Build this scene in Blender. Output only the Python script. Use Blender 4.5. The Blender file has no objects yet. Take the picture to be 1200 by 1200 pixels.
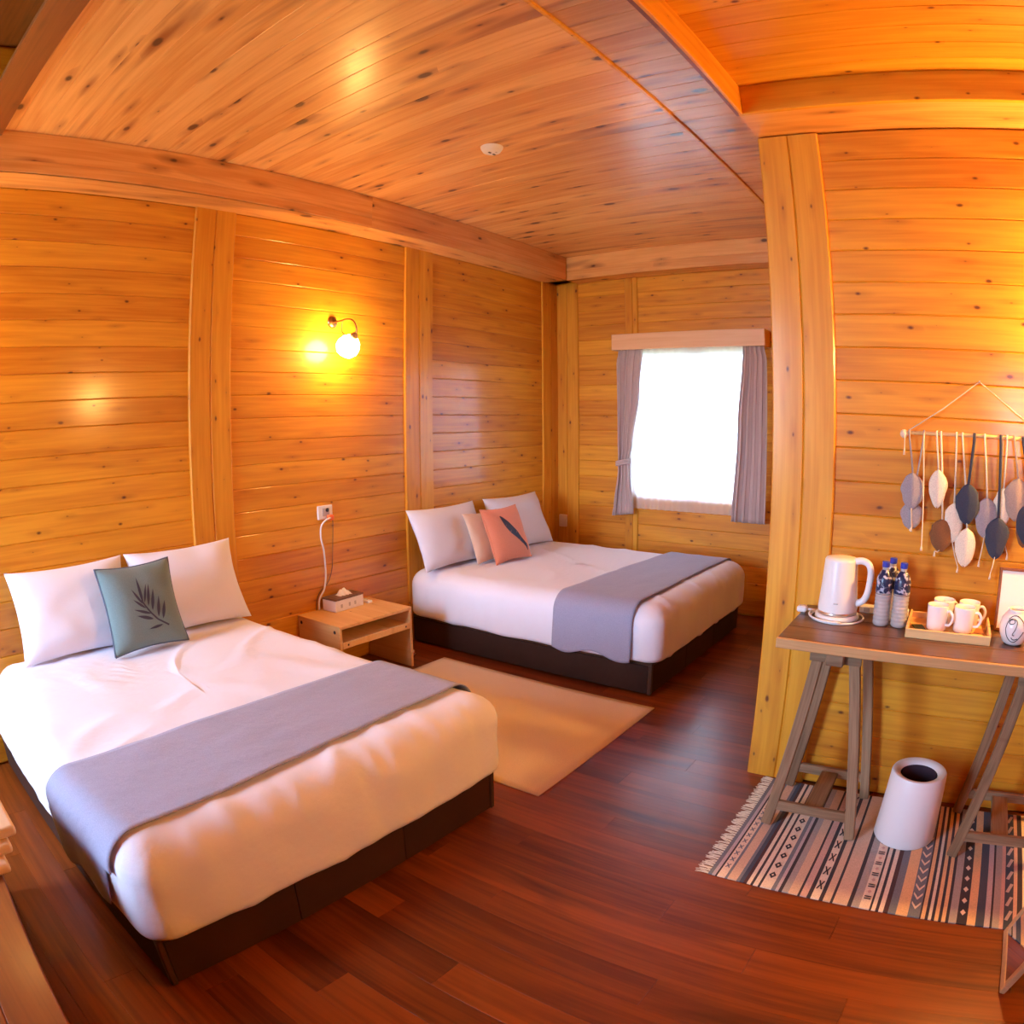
import bpy, bmesh, math, random
from mathutils import Vector, Matrix, noise
S = bpy.context.scene
C = S.collection
random.seed(7)
PI = math.pi
H = 1.55                                   # eye height, metres

# ------------------------------------------------------------------ camera (equisolid fisheye, fitted to the room's straight edges)
YAW, PITCH, ROLL, FPX = -.6346, -.1294, -.0065, 821.66
fw = Vector((math.sin(YAW) * math.cos(PITCH), math.cos(YAW) * math.cos(PITCH), math.sin(PITCH)))
r0 = Vector((math.cos(YAW), -math.sin(YAW), 0)); u0 = r0.cross(fw)
RT = math.cos(ROLL) * r0 + math.sin(ROLL) * u0
UP = -math.sin(ROLL) * r0 + math.cos(ROLL) * u0
cd = bpy.data.cameras.new('camera'); cam = bpy.data.objects.new('camera', cd); C.objects.link(cam)
cd.type = 'PANO'
cd.panorama_type = 'FISHEYE_EQUISOLID'
cd.fisheye_lens = FPX / 1200 * 36; cd.fisheye_fov = math.radians(180)
cd.sensor_width = 36; cd.sensor_height = 36; cd.sensor_fit = 'AUTO'
cd.clip_start = .01
cam.matrix_world = Matrix(((RT.x, UP.x, -fw.x, 0), (RT.y, UP.y, -fw.y, 0), (RT.z, UP.z, -fw.z, H), (0, 0, 0, 1)))
S.camera = cam


def ray(u, v):
    dx, dy = u - 600, 600 - v
    r = math.hypot(dx, dy); th = 2 * math.asin(r / FPX / 2)
    k = math.sin(th) / max(r, 1e-6)
    return RT * (dx * k) + UP * (dy * k) + fw * math.cos(th)


def px_y(u, v, y):                          # photo pixel on the plane y = const
    r = ray(u, v); return Vector((0, 0, H)) + r * (y / r.y)


def px_z(u, v, z):
    r = ray(u, v); return Vector((0, 0, H)) + r * ((z - H) / r.z)


# ------------------------------------------------------------------ daylight, exposure
w = bpy.data.worlds.new('daylight'); S.world = w; w.use_nodes = True
bg = w.node_tree.nodes['Background']; bg.inputs[0].default_value = (.52, .70, 1.0, 1); bg.inputs[1].default_value = 66
LAMP_L = 165                                # radiance of the lit lamp shades
LAMP_C = (1.0, .55, .15)
S.view_settings.view_transform = 'Standard'; S.view_settings.look = 'None'
S.view_settings.gamma = 1; S.view_settings.use_curve_mapping = False
S.view_settings.exposure = -.22
S.cycles.use_denoising = True
S.cycles.max_bounces = 10; S.cycles.diffuse_bounces = 6; S.cycles.transparent_max_bounces = 16
S.cycles.sample_clamp_indirect = 6; S.cycles.caustics_reflective = False; S.cycles.caustics_refractive = False


def portal(name, loc, rot, sx, sz):
    l = bpy.data.lights.new(name, 'AREA'); l.shape = 'RECTANGLE'; l.size = sx; l.size_y = sz
    l.cycles.is_portal = True
    o = bpy.data.objects.new(name, l); C.objects.link(o); o.location = loc; o.rotation_euler = rot


portal('daylight_portal', (-2.09, 5.50, 1.53), (-PI / 2, 0, 0), 1.2, 1.2)
portal('daylight_portal', (-2.775, -2.32, 1.80), (PI / 2, 0, 0), 1.25, 2.0)
portal('daylight_portal', (.81, -2.32, 1.70), (PI / 2, 0, 0), .38, 1.0)

# ------------------------------------------------------------------ materials
MATS = {}


class NT:
    def __init__(self, name):
        self.m = bpy.data.materials.new(name); self.m.use_nodes = True
        self.t = self.m.node_tree; self.b = self.t.nodes['Principled BSDF']; MATS[name] = self.m

    def n(self, kind, **kw):
        x = self.t.nodes.new(kind)
        for k, v in kw.items():
            if k.startswith('i_'):
                x.inputs[k[2:]].default_value = v
            else:
                setattr(x, k, v)
        return x

    def l(self, a, b):
        self.t.links.new(a, b)

    def math(self, op, a, b=None, c=None, clamp=False):
        x = self.t.nodes.new('ShaderNodeMath'); x.operation = op; x.use_clamp = clamp
        for i, v in enumerate((a, b, c)):
            if v is None:
                continue
            if isinstance(v, (int, float)):
                x.inputs[i].default_value = v
            else:
                self.l(v, x.inputs[i])
        return x.outputs[0]

    def mix(self, f, a, b):
        x = self.t.nodes.new('ShaderNodeMix'); x.data_type = 'RGBA'
        for s, v in ((x.inputs[0], f), (x.inputs[6], a), (x.inputs[7], b)):
            if isinstance(v, (tuple, list)):
                s.default_value = (*v[:3], 1)
            elif isinstance(v, (int, float)):
                s.default_value = v
            else:
                self.l(v, s)
        return x.outputs[2]

    def ramp(self, f, lo, hi):
        x = self.t.nodes.new('ShaderNodeMapRange'); x.inputs[1].default_value = lo; x.inputs[2].default_value = hi
        self.l(f, x.inputs[0]); return x.outputs[0]

    def coords(self, rnd=True):
        tc = self.n('ShaderNodeTexCoord').outputs['Object']
        if not rnd:
            return tc
        oi = self.n('ShaderNodeObjectInfo').outputs['Random']
        cx = self.n('ShaderNodeCombineXYZ')
        self.l(self.math('MULTIPLY', oi, 73.0), cx.inputs[0]); self.l(self.math('MULTIPLY', oi, 31.0), cx.inputs[1])
        self.l(self.math('MULTIPLY', oi, 11.0), cx.inputs[2])
        va = self.n('ShaderNodeVectorMath', operation='ADD'); self.l(tc, va.inputs[0]); self.l(cx.outputs[0], va.inputs[1])
        return va.outputs[0]

    def scaled(self, v, s):
        x = self.n('ShaderNodeVectorMath', operation='MULTIPLY'); self.l(v, x.inputs[0]); x.inputs[1].default_value = s
        return x.outputs[0]

    def noise(self, v, scale=1, detail=3, dist=0, rough=.5):
        x = self.n('ShaderNodeTexNoise'); self.l(v, x.inputs['Vector'])
        x.inputs['Scale'].default_value = scale; x.inputs['Detail'].default_value = detail
        x.inputs['Distortion'].default_value = dist; x.inputs['Roughness'].default_value = rough
        return x.outputs['Fac']

    def bump(self, h, strength=.3, dist=.01):
        x = self.n('ShaderNodeBump'); x.inputs['Strength'].default_value = strength; x.inputs['Distance'].default_value = dist
        self.l(h, x.inputs['Height']); self.l(x.outputs[0], self.b.inputs['Normal'])


def wood(name, light, mid, dark, knot=(.10, .022, .006), knots=1.0, rough=.3, streak=.5, grain=1.0, coat=0., cell=(4.2, 8.0), spec=.5, crough=.2, flare=.45):
    q = NT(name); v = q.coords()
    g1 = q.noise(q.scaled(v, (1.1 * grain, 13 * grain, 13 * grain)), 1, 4, .8)
    g2 = q.noise(q.scaled(v, (2.0 * grain, 60 * grain, 60 * grain)), 1, 2, .3)
    g3 = q.noise(q.scaled(v, (.55, 4.2, 4.2)), 1, 3, 1.2)
    oi = q.n('ShaderNodeObjectInfo').outputs['Random']
    f = q.math('ADD', q.math('MULTIPLY', q.ramp(g1, .32, .68), .6), q.math('MULTIPLY', q.ramp(g2, .35, .65), .4))
    f = q.math('ADD', f, q.math('MULTIPLY', q.math('SUBTRACT', oi, .5), .75), clamp=True)
    col = q.mix(f, light, mid)
    col = q.mix(q.math('MULTIPLY', q.ramp(g3, .57, .78), streak), col, dark)
    if knots > 0:
        vo = q.n('ShaderNodeTexVoronoi', voronoi_dimensions='2D', feature='F1'); vo.inputs['Scale'].default_value = 1
        wob = q.n('ShaderNodeTexNoise'); q.l(v, wob.inputs['Vector']); wob.inputs['Scale'].default_value = 14
        va = q.n('ShaderNodeVectorMath', operation='MULTIPLY_ADD'); q.l(wob.outputs['Color'], va.inputs[0]); va.inputs[1].default_value = (.06, .06, .06)
        q.l(q.scaled(v, (cell[0], cell[1], 1)), va.inputs[2]); q.l(va.outputs[0], vo.inputs['Vector'])
        sp = q.n('ShaderNodeSeparateColor'); q.l(vo.outputs['Color'], sp.inputs[0])
        size = q.math('MULTIPLY', q.math('POWER', sp.outputs[0], 2.2), .15 * knots)
        d = q.math('SUBTRACT', vo.outputs['Distance'], size)
        df = q.n('ShaderNodeVectorMath', operation='SUBTRACT'); q.l(va.outputs[0], df.inputs[0]); q.l(vo.outputs['Position'], df.inputs[1])
        ln = q.n('ShaderNodeVectorMath', operation='LENGTH'); q.l(q.scaled(df.outputs[0], (.72, 1.5, 0)), ln.inputs[0])      # grain flares out along the board around a knot
        halo = q.math('SUBTRACT', 1, q.ramp(q.math('SUBTRACT', ln.outputs['Value'], size), 0.0, .22)); halo = q.math('MULTIPLY', halo, q.math('GREATER_THAN', sp.outputs[0], .22))
        halo = q.math('MULTIPLY', halo, q.ramp(g1, .25, .6))
        col = q.mix(q.math('MULTIPLY', halo, flare), col, dark)
        core = q.math('SUBTRACT', 1, q.ramp(d, -.035, .015)); core = q.math('MULTIPLY', core, q.math('GREATER_THAN', sp.outputs[0], .22))
        col = q.mix(q.math('MULTIPLY', core, .92), col, knot)
    q.l(col, q.b.inputs['Base Color'])
    q.l(q.math('ADD', rough, q.math('MULTIPLY', g1, .10)), q.b.inputs['Roughness'])
    q.b.inputs['Specular IOR Level'].default_value = spec
    q.b.inputs['Coat Weight'].default_value = coat; q.b.inputs['Coat Roughness'].default_value = crough
    q.bump(g2, .08, .004)
    return q.m


def plain(name, col, rough=.5, metal=0., spec=.5, var=0., vs=8., bump=0., bs=200., sheen=0.):
    q = NT(name)
    q.b.inputs['Base Color'].default_value = (*col, 1); q.b.inputs['Roughness'].default_value = rough
    q.b.inputs['Metallic'].default_value = metal; q.b.inputs['Specular IOR Level'].default_value = spec
    q.b.inputs['Sheen Weight'].default_value = sheen
    v = q.coords()
    if var:
        n_ = q.noise(v, vs, 3)
        q.l(q.mix(q.ramp(n_, .3, .7), tuple(c * (1 - var) for c in col), tuple(min(1, c * (1 + var)) for c in col)), q.b.inputs['Base Color'])
    if bump:
        q.bump(q.noise(v, bs, 2), bump, .002)
    return q.m


def fabric(name, col, rough=.9, weave=900., b=.25, var=.05, wr=0.):
    q = NT(name); v = q.coords()
    q.b.inputs['Roughness'].default_value = rough; q.b.inputs['Specular IOR Level'].default_value = .2
    q.b.inputs['Sheen Weight'].default_value = .15
    n_ = q.noise(q.scaled(v, (1, 1, 1)), 24, 4)
    fine = q.noise(v, weave * .35, 2)
    q.l(q.mix(q.ramp(fine, .3, .7), tuple(c * (1 - var) for c in col), tuple(min(1, c * (1 + var)) for c in col)), q.b.inputs['Base Color'])
    h = q.math('ADD', q.math('MULTIPLY', n_, wr), q.math('MULTIPLY', fine, .08))
    q.bump(h, b, .012)
    return q.m


wood('pine_wall', (.76, .340, .022), (.55, .185, .008), (.30, .075, .004), knot=(.10, .022, .005), knots=.50, rough=.45, streak=.4, coat=.55, crough=.17, spec=.3)
wood('pine_post', (.77, .370, .028), (.60, .230, .011), (.38, .100, .006), knot=(.10, .022, .005), knots=.5, rough=.45, streak=.25, coat=.45, crough=.17, spec=.3)
wood('pine_ceiling', (.88, .480, .160), (.69, .295, .065), (.26, .066, .009), knot=(.06, .014, .005), knots=.85, rough=.45, streak=.9, coat=.8, cell=(2.7, 5.6), crough=.26, flare=.7)
wood('floor_laminate', (.235, .052, .006), (.095, .018, .003), (.034, .007, .002), knots=0, rough=.34, streak=.85, grain=1.0, coat=.16, spec=.25)
wood('trestle_wood', (.36, .225, .125), (.20, .115, .060), (.075, .040, .022), knots=.5, rough=.6, streak=.8, grain=2.5, spec=.3)
wood('desk_top_wood', (.16, .075, .032), (.085, .038, .017), (.045, .019, .009), knots=.6, rough=.32, streak=.6, grain=2, coat=.15)
wood('desk_edge_wood', (.64, .37, .15), (.48, .25, .09), (.26, .12, .04), knots=.5, rough=.5, streak=.6, grain=2)
wood('pale_wood', (.80, .52, .22), (.70, .40, .15), (.52, .26, .085), knots=.35, rough=.42, streak=.3, grain=1.5)
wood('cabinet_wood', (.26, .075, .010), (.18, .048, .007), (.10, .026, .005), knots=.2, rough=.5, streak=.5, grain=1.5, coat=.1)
wood('stand_wood', (.62, .38, .20), (.50, .28, .14), (.34, .17, .08), knots=.2, rough=.4, streak=.3, grain=2)
wood('dark_lid_wood', (.16, .075, .04), (.10, .045, .025), (.06, .028, .016), knots=0, rough=.4, streak=.4, grain=3)
wood('valance_wood', (.80, .50, .26), (.72, .40, .19), (.60, .30, .13), knots=.1, rough=.4, streak=.2)
fabric('white_cotton', (.79, .80, .89), b=.22, var=.015, wr=.9)
fabric('pillow_cotton', (.74, .76, .86), b=.15, var=.015, wr=.6)
fabric('runner_cloth', (.32, .335, .46), b=.35, var=.10, wr=.7)
fabric('teal_linen', (.15, .225, .225), b=.25, var=.10)
fabric('slate_piping', (.09, .12, .17), b=.2)
fabric('salmon_linen', (.68, .24, .14), b=.25, var=.08)
fabric('cream_linen', (.72, .55, .42), b=.25, var=.05)
plain('print_ink', (.035, .035, .06), .85)
fabric('curtain_cloth', (.60, .48, .45), b=.25, var=.06)
_q = MATS['curtain_cloth'].node_tree; _o = _q.nodes['Material Output']; _t = _q.nodes.new('ShaderNodeBsdfTranslucent'); _t.inputs[0].default_value = (.50, .40, .42, 1)
_m = _q.nodes.new('ShaderNodeMixShader'); _m.inputs[0].default_value = .12; _q.links.new(_q.nodes['Principled BSDF'].outputs[0], _m.inputs[1]); _q.links.new(_t.outputs[0], _m.inputs[2]); _q.links.new(_m.outputs[0], _o.inputs[0])
fabric('beige_rug', (.74, .61, .45), b=.5, var=.14)
fabric('cream_yarn', (.80, .68, .50), b=.5, var=.12)
for nm, c_ in (('grey', (.33, .30, .32)), ('navy', (.045, .055, .085)), ('brown', (.20, .085, .035)), ('taupe', (.42, .32, .26)), ('cream', (.80, .71, .56))):
    fabric('felt_' + nm, c_, b=.6, var=.15, wr=.5)
plain('bed_base_leather', (.034, .014, .009), .55, spec=.25, var=.2, vs=4, bump=.15, bs=300)
plain('bed_base_trim', (.055, .026, .016), .35)
plain('white_plastic', (.82, .81, .80), .32)
plain('white_ceramic', (.84, .83, .82), .2)
plain('grey_plastic', (.45, .44, .44), .45)
plain('black_plastic', (.012, .012, .014), .4)
plain('ivory_plastic', (.80, .62, .40), .4)
plain('steel', (.70, .68, .66), .28, metal=1)
plain('brass', (.42, .25, .12), .3, metal=1)
plain('orange_plastic', (.85, .16, .05), .4)
plain('bin_white', (.80, .78, .80), .38)
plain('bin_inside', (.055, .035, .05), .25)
plain('cap_blue', (.02, .04, .42), .35)
plain('cork_dark', (.10, .05, .03), .5)
plain('paper', (.86, .83, .78), .7)
plain('tissue', (.88, .87, .88), .85)
plain('tea_green', (.05, .12, .07), .5); plain('tea_brown', (.36, .12, .03), .5); plain('tea_yellow', (.80, .56, .16), .5)
plain('concrete_render', (.5, .48, .45), .9)
plain('towel', (.80, .62, .40), .9, bump=.4, bs=400)
plain('outside_ground', (.30, .34, .22), .95, var=.3, vs=.6)
for nm, c_ in (('charcoal', (.035, .025, .03)), ('maroon', (.06, .022, .022)), ('navy', (.045, .06, .10)), ('slate', (.16, .18, .22)), ('stone', (.36, .33, .32)),
               ('sand', (.62, .45, .33)), ('cream', (.76, .64, .52)), ('rose', (.58, .38, .33)), ('gold', (.74, .47, .24)), ('lavender', (.48, .42, .46))):
    fabric('weave_' + nm, c_, b=.5, var=.16)


def special(name, build):
    q = NT(name); build(q); return q.m


def _glass(q):
    q.t.nodes.remove(q.b); o = q.t.nodes['Material Output']
    tr = q.n('ShaderNodeBsdfTransparent'); gl = q.n('ShaderNodeBsdfGlossy'); gl.inputs['Roughness'].default_value = .02
    fr = q.n('ShaderNodeFresnel'); fr.inputs[0].default_value = 1.45; mx = q.n('ShaderNodeMixShader')
    q.l(fr.outputs[0], mx.inputs[0]); q.l(tr.outputs[0], mx.inputs[1]); q.l(gl.outputs[0], mx.inputs[2]); q.l(mx.outputs[0], o.inputs[0])


special('window_glass', _glass)


def _sheer(q):
    q.t.nodes.remove(q.b); o = q.t.nodes['Material Output']
    tl = q.n('ShaderNodeBsdfTranslucent'); tl.inputs[0].default_value = (.95, .94, .96, 1)
    df = q.n('ShaderNodeBsdfDiffuse'); df.inputs[0].default_value = (.90, .89, .92, 1)
    tr = q.n('ShaderNodeBsdfTransparent')
    m1 = q.n('ShaderNodeMixShader'); m1.inputs[0].default_value = .35; q.l(tl.outputs[0], m1.inputs[1]); q.l(df.outputs[0], m1.inputs[2])
    m2 = q.n('ShaderNodeMixShader'); m2.inputs[0].default_value = .06; q.l(m1.outputs[0], m2.inputs[1]); q.l(tr.outputs[0], m2.inputs[2])
    q.l(m2.outputs[0], o.inputs[0])


special('sheer_voile', _sheer)


def _shade(k):
    def f(q):
        q.b.inputs['Base Color'].default_value = (.9, .8, .6, 1)
        q.b.inputs['Emission Color'].default_value = (*LAMP_C, 1); q.b.inputs['Emission Strength'].default_value = LAMP_L * k
    return f


special('lit_shade', _shade(1.0)); special('bright_lit_shade', _shade(5.0))


def _bottle(q):
    q.t.nodes.remove(q.b); o = q.t.nodes['Material Output']
    tr = q.n('ShaderNodeBsdfTransparent'); tr.inputs[0].default_value = (.90, .88, .88, 1)
    gl = q.n('ShaderNodeBsdfGlossy'); gl.inputs['Roughness'].default_value = .08
    df = q.n('ShaderNodeBsdfDiffuse'); df.inputs[0].default_value = (.96, .92, .90, 1)
    fr = q.n('ShaderNodeFresnel'); fr.inputs[0].default_value = 1.5; m1 = q.n('ShaderNodeMixShader'); m2 = q.n('ShaderNodeMixShader')
    m1.inputs[0].default_value = .50; q.l(tr.outputs[0], m1.inputs[1]); q.l(df.outputs[0], m1.inputs[2])
    tl = q.n('ShaderNodeBsdfTranslucent'); tl.inputs[0].default_value = (.98, .94, .92, 1); m3 = q.n('ShaderNodeMixShader'); m3.inputs[0].default_value = .22
    q.l(m1.outputs[0], m3.inputs[1]); q.l(tl.outputs[0], m3.inputs[2])
    q.l(fr.outputs[0], m2.inputs[0]); q.l(m3.outputs[0], m2.inputs[1]); q.l(gl.outputs[0], m2.inputs[2]); q.l(m2.outputs[0], o.inputs[0])


special('clear_bottle', _bottle)


def _label(q):
    v = q.coords(); n_ = q.noise(v, 55, 3)
    q.l(q.mix(q.ramp(n_, .52, .60), (.012, .02, .07), (.50, .52, .62)), q.b.inputs['Base Color']); q.b.inputs['Roughness'].default_value = .3


special('bottle_label', _label)


# ------------------------------------------------------------------ mesh helpers
def M(n):
    return MATS[n]


def tag(o, label=None, cat=None, group=None, kind=None):
    if label: o['label'] = label
    if cat: o['category'] = cat
    if group: o['group'] = group
    if kind: o['kind'] = kind
    return o


def thing(name, loc, label, cat, group=None, rz=0):
    o = bpy.data.objects.new(name, None); C.objects.link(o); o.location = loc; o.rotation_euler = (0, 0, rz)
    o.empty_display_size = .1
    return tag(o, label, cat, group)


def link(name, me, mat, parent=None, local=False, smooth=False):
    """me in world coordinates (or in the parent's own frame when local)"""
    if parent is not None and not local:
        off = parent.location.copy(); p = parent.parent
        while p is not None:
            off += p.location; p = p.parent
        me.transform(Matrix.Translation(-off))
    if mat is not None and len(me.materials) == 0:
        for k in (mat if isinstance(mat, (list, tuple)) else [mat]):
            me.materials.append(M(k))
    if smooth:
        for f in me.polygons: f.use_smooth = True
    o = bpy.data.objects.new(name, me); C.objects.link(o)
    if parent is not None: o.parent = parent
    return o


def from_bm(name, bm, mat, parent=None, local=False, smooth=False):
    bmesh.ops.recalc_face_normals(bm, faces=bm.faces)
    me = bpy.data.meshes.new(name); bm.to_mesh(me); bm.free()
    return link(name, me, mat, parent, local, smooth)


def add_box(bm, a, b, bev=0., mtx=None, seg=1):
    t = bmesh.new(); bmesh.ops.create_cube(t, size=1)
    for v in t.verts:
        v.co = Vector((a[i] + (v.co[i] + .5) * (b[i] - a[i]) for i in range(3)))
    if bev: bmesh.ops.bevel(t, geom=t.edges[:], offset=bev, segments=seg, affect='EDGES', profile=.5)
    if mtx is not None: t.transform(mtx)
    me = bpy.data.meshes.new('t'); t.to_mesh(me); t.free(); bm.from_mesh(me); bpy.data.meshes.remove(me)


def box(name, a, b, mat, parent=None, bev=0., local=False, mtx=None, seg=1):
    bm = bmesh.new(); add_box(bm, a, b, bev, mtx, seg)
    return from_bm(name, bm, mat, parent, local)


def add_tube(bm, pts, r, n=8, caps=True):
    pts = [Vector(p) for p in pts]; rings = []
    prev = None
    for i, p in enumerate(pts):
        t = (pts[min(i + 1, len(pts) - 1)] - pts[max(i - 1, 0)]).normalized()
        a = prev if prev is not None else (Vector((0, 0, 1)) if abs(t.z) < .9 else Vector((1, 0, 0)))
        x = (a - t * a.dot(t)).normalized(); y = t.cross(x); prev = x
        rr = r[i] if isinstance(r, (list, tuple)) else r
        rings.append([bm.verts.new(p + (x * math.cos(k * 2 * PI / n) + y * math.sin(k * 2 * PI / n)) * rr) for k in range(n)])
    for A, B in zip(rings, rings[1:]):
        for k in range(n): bm.faces.new((A[k], A[(k + 1) % n], B[(k + 1) % n], B[k]))
    if caps: bm.faces.new(rings[0][::-1]); bm.faces.new(rings[-1])


def tube(name, pts, r, mat, parent=None, n=8):
    bm = bmesh.new(); add_tube(bm, pts, r, n); return from_bm(name, bm, mat, parent, smooth=True)


def add_lathe(bm, prof, c, n=28, axis=None):
    """prof: (radius, height) pairs; closed at ends when radius is 0"""
    rings = []
    for r, z in prof:
        if r < 1e-6: rings.append([bm.verts.new(Vector((0, 0, z)))])
        else: rings.append([bm.verts.new(Vector((r * math.cos(k * 2 * PI / n), r * math.sin(k * 2 * PI / n), z))) for k in range(n)])
    for A, B in zip(rings, rings[1:]):
        for k in range(n):
            if len(A) == 1 and len(B) == 1: continue
            if len(A) == 1: bm.faces.new((A[0], B[k], B[(k + 1) % n]))
            elif len(B) == 1: bm.faces.new((A[k], A[(k + 1) % n], B[0]))
            else: bm.faces.new((A[k], A[(k + 1) % n], B[(k + 1) % n], B[k]))
    mt = Matrix.Translation(Vector(c))
    if axis is not None: mt = mt @ Vector((0, 0, 1)).rotation_difference(Vector(axis)).to_matrix().to_4x4()
    for R in rings:
        for v in R: v.co = mt @ v.co


def lathe(name, prof, c, mat, parent=None, n=28, axis=None, smooth=True):
    bm = bmesh.new(); add_lathe(bm, prof, c, n, axis)
    o = from_bm(name, bm, mat, parent, smooth=smooth)
    return o


def auto_smooth(o, ang=35):
    me = o.data
    for p in me.polygons: p.use_smooth = True
    bm = bmesh.new(); bm.from_mesh(me)
    for e in bm.edges:
        if len(e.link_faces) == 2 and e.calc_face_angle(0) > math.radians(ang): e.smooth = False
    bm.to_mesh(me); bm.free()
    return o


_pl = {}


def plank_mesh(L, wd, t, mat, ch=.0045):
    """a board: X along its length, Y across, face at +Z, edges chamfered"""
    key = (round(L, 3), round(wd, 4), round(t, 4), mat, ch)
    if key in _pl: return _pl[key]
    pr = [(0, 0), (wd, 0), (wd, t - ch), (wd - ch, t), (ch, t), (0, t - ch)]
    vs = [(x, y, z) for x in (0, L) for (y, z) in pr]; n = len(pr)
    fs = [tuple(range(n))[::-1], tuple(range(n, 2 * n))] + [(k, (k + 1) % n, n + (k + 1) % n, n + k) for k in range(n)]
    me = bpy.data.meshes.new('board'); me.from_pydata(vs, [], fs); me.materials.append(M(mat)); _pl[key] = me
    return me


def board(name, parent, o, ex, ey, ez, L, wd, t, mat, ch=.0045):
    """o: world corner (start of length, low side of width, back of thickness)"""
    ob = bpy.data.objects.new(name, plank_mesh(L, wd, t, mat, ch)); C.objects.link(ob); ob.parent = parent
    o = Vector(o) - parent.location
    ob.matrix_local = Matrix(((ex[0], ey[0], ez[0], o.x), (ex[1], ey[1], ez[1], o.y), (ex[2], ey[2], ez[2], o.z), (0, 0, 0, 1)))
    return ob


X_, Y_, Z_ = (1, 0, 0), (0, 1, 0), (0, 0, 1); NX, NY, NZ = (-1, 0, 0), (0, -1, 0), (0, 0, -1)


def struct(name, boxes, mat, label, cat):
    bm = bmesh.new()
    for a, b in boxes: add_box(bm, a, b)
    return tag(from_bm(name, bm, mat), label, cat, kind='structure')


# ------------------------------------------------------------------ the room
XW, YW, YP, XP = -3.44, 5.38, 2.82, -.75            # headboard wall, window wall, partition face, partition end
XR, YN = 1.60, -2.20                                # right wall and the wall behind the camera
ZB, ZC, ZR, ZN = 2.80, 3.01, 2.94, 3.62             # beam underside, main / right bay / near bay ceilings
TK = .022                                           # board thickness
CO = .133                                           # course height
rows = [ZB - CO * k for k in range(1, 22)] + [0]    # bottoms of the courses
courses = [(max(b, 0), min(CO, ZB - CO * k)) for k, b in enumerate(rows) if True]
courses = [(z, h) for z, h in courses if h > .01 and z + h <= ZB + .001]


def course_row(parent, a, b, z, h, wall, mat='pine_wall', pieces=None):
    if wall == 'left':
        board('plank', parent, (XW - TK, a, z), Y_, Z_, X_, b - a, h, TK, mat)
    else:
        board('plank', parent, (a, wall + TK, z), X_, Z_, NY, b - a, h, TK, mat)


# floor
floor = struct('floor', [((XW - .2, YN - .2, -.12), (XR + .2, YW + .2, -.010))], 'floor_laminate', 'dark red-brown laminate plank floor', 'floor')
PW = .128; y = -.0; k = 0
while y < YW - .01:
    wd = min(PW, YW - y); x = XW - .9 * ((k * .381) % 1); k += 1
    while x < 1.15:
        a, b = max(x, XW), min(x + 1.215, 1.2)
        if b - a > .05: board('plank', floor, (a + .0006, y + .0005, -.010), X_, Y_, Z_, b - a - .0012, wd - .0004, .010, 'floor_laminate', .0002)
        x += 1.215
    y += PW
# left (headboard) wall
wl = struct('wall_left', [((XW - .18, YN - .2, -.02), (XW - TK, YW + .2, ZN + .1))], 'pine_wall', 'orange pine plank wall behind the two bed headboards', 'wall')
LP = [(1.757, 2.030), (3.425, 3.708), (5.130, 5.38)]
for z, h in courses:
    for a, b in ((YN, -.05), (-.05, LP[0][0]), (LP[0][1], LP[1][0]), (LP[1][1], LP[2][0])): course_row(wl, a, b, z, h, 'left')
for k in range(6): course_row(wl, YN, .52, ZB + k * CO + .002, CO, 'left')
for a, b in LP:
    m_ = (a + b) / 2
    for p, q in ((a, m_), (m_, b)): board('post_board', wl, (XW - .02, q, 0), Z_, NY, X_, ZB, q - p, .034, 'pine_post', .006)
# window wall (far)
WX0, WX1, WZ0, WZ1 = -2.66, -1.52, .92, 2.16
wb = struct('wall_back', [((XW - .2, YW + TK, -.02), (WX0, YW + .16, ZC + .1)), ((WX1, YW + TK, -.02), (XP + .2, YW + .16, ZC + .1)),
                          ((WX0, YW + TK, -.02), (WX1, YW + .16, WZ0)), ((WX0, YW + TK, WZ1), (WX1, YW + .16, ZC + .1))], 'pine_wall', 'far orange pine plank wall with the curtained window', 'wall')
for z, h in courses:
    segs = [(-3.21, -2.735), (-2.615, XP)]
    if z + h > WZ0 + .03 and z < WZ1 - .03: segs = [(-3.21, -2.735), (WX1, XP)]
    for a, b in segs: course_row(wb, a, b, z, h, YW)
for p, q in ((XW, -3.325), (-3.325, -3.21), (-2.735, -2.66)):
    board('post_board', wb, (q, YW + .02, 0), Z_, NX, NY, ZB, q - p, .034, 'pine_post', .006)
for z0, z1 in ((0, WZ0), (WZ1, ZB)): board('post_board', wb, (-2.615, YW + .02, z0), Z_, NX, NY, z1 - z0, .045, .034, 'pine_post', .006)
# partition wall with the trestle table, and the wall running back from its corner
wp = struct('wall_partition', [((XP + .02, YP + TK, -.02), (XR + .2, YP + .14, ZR + .2))], 'pine_wall', 'orange pine plank partition wall behind the trestle table', 'wall')
for z, h in courses: course_row(wp, -.48, XR, z, h, YP)
for p, q in ((XP, -.615), (-.615, -.48)): board('post_board', wp, (q, YP + .02, 0), Z_, NX, NY, ZB, q - p, .034, 'pine_post', .006)
wi = struct('wall_inner', [((XP + .02, YP + .14, -.02), (XP + .14, YW + .1, ZC + .1))], 'pine_wall', 'pine plank side wall running back from the partition corner', 'wall')
for z, h in courses: board('plank', wi, (XP + TK, YW, z), NY, Z_, NX, YW - YP - .0, h, TK, 'pine_wall')
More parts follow.
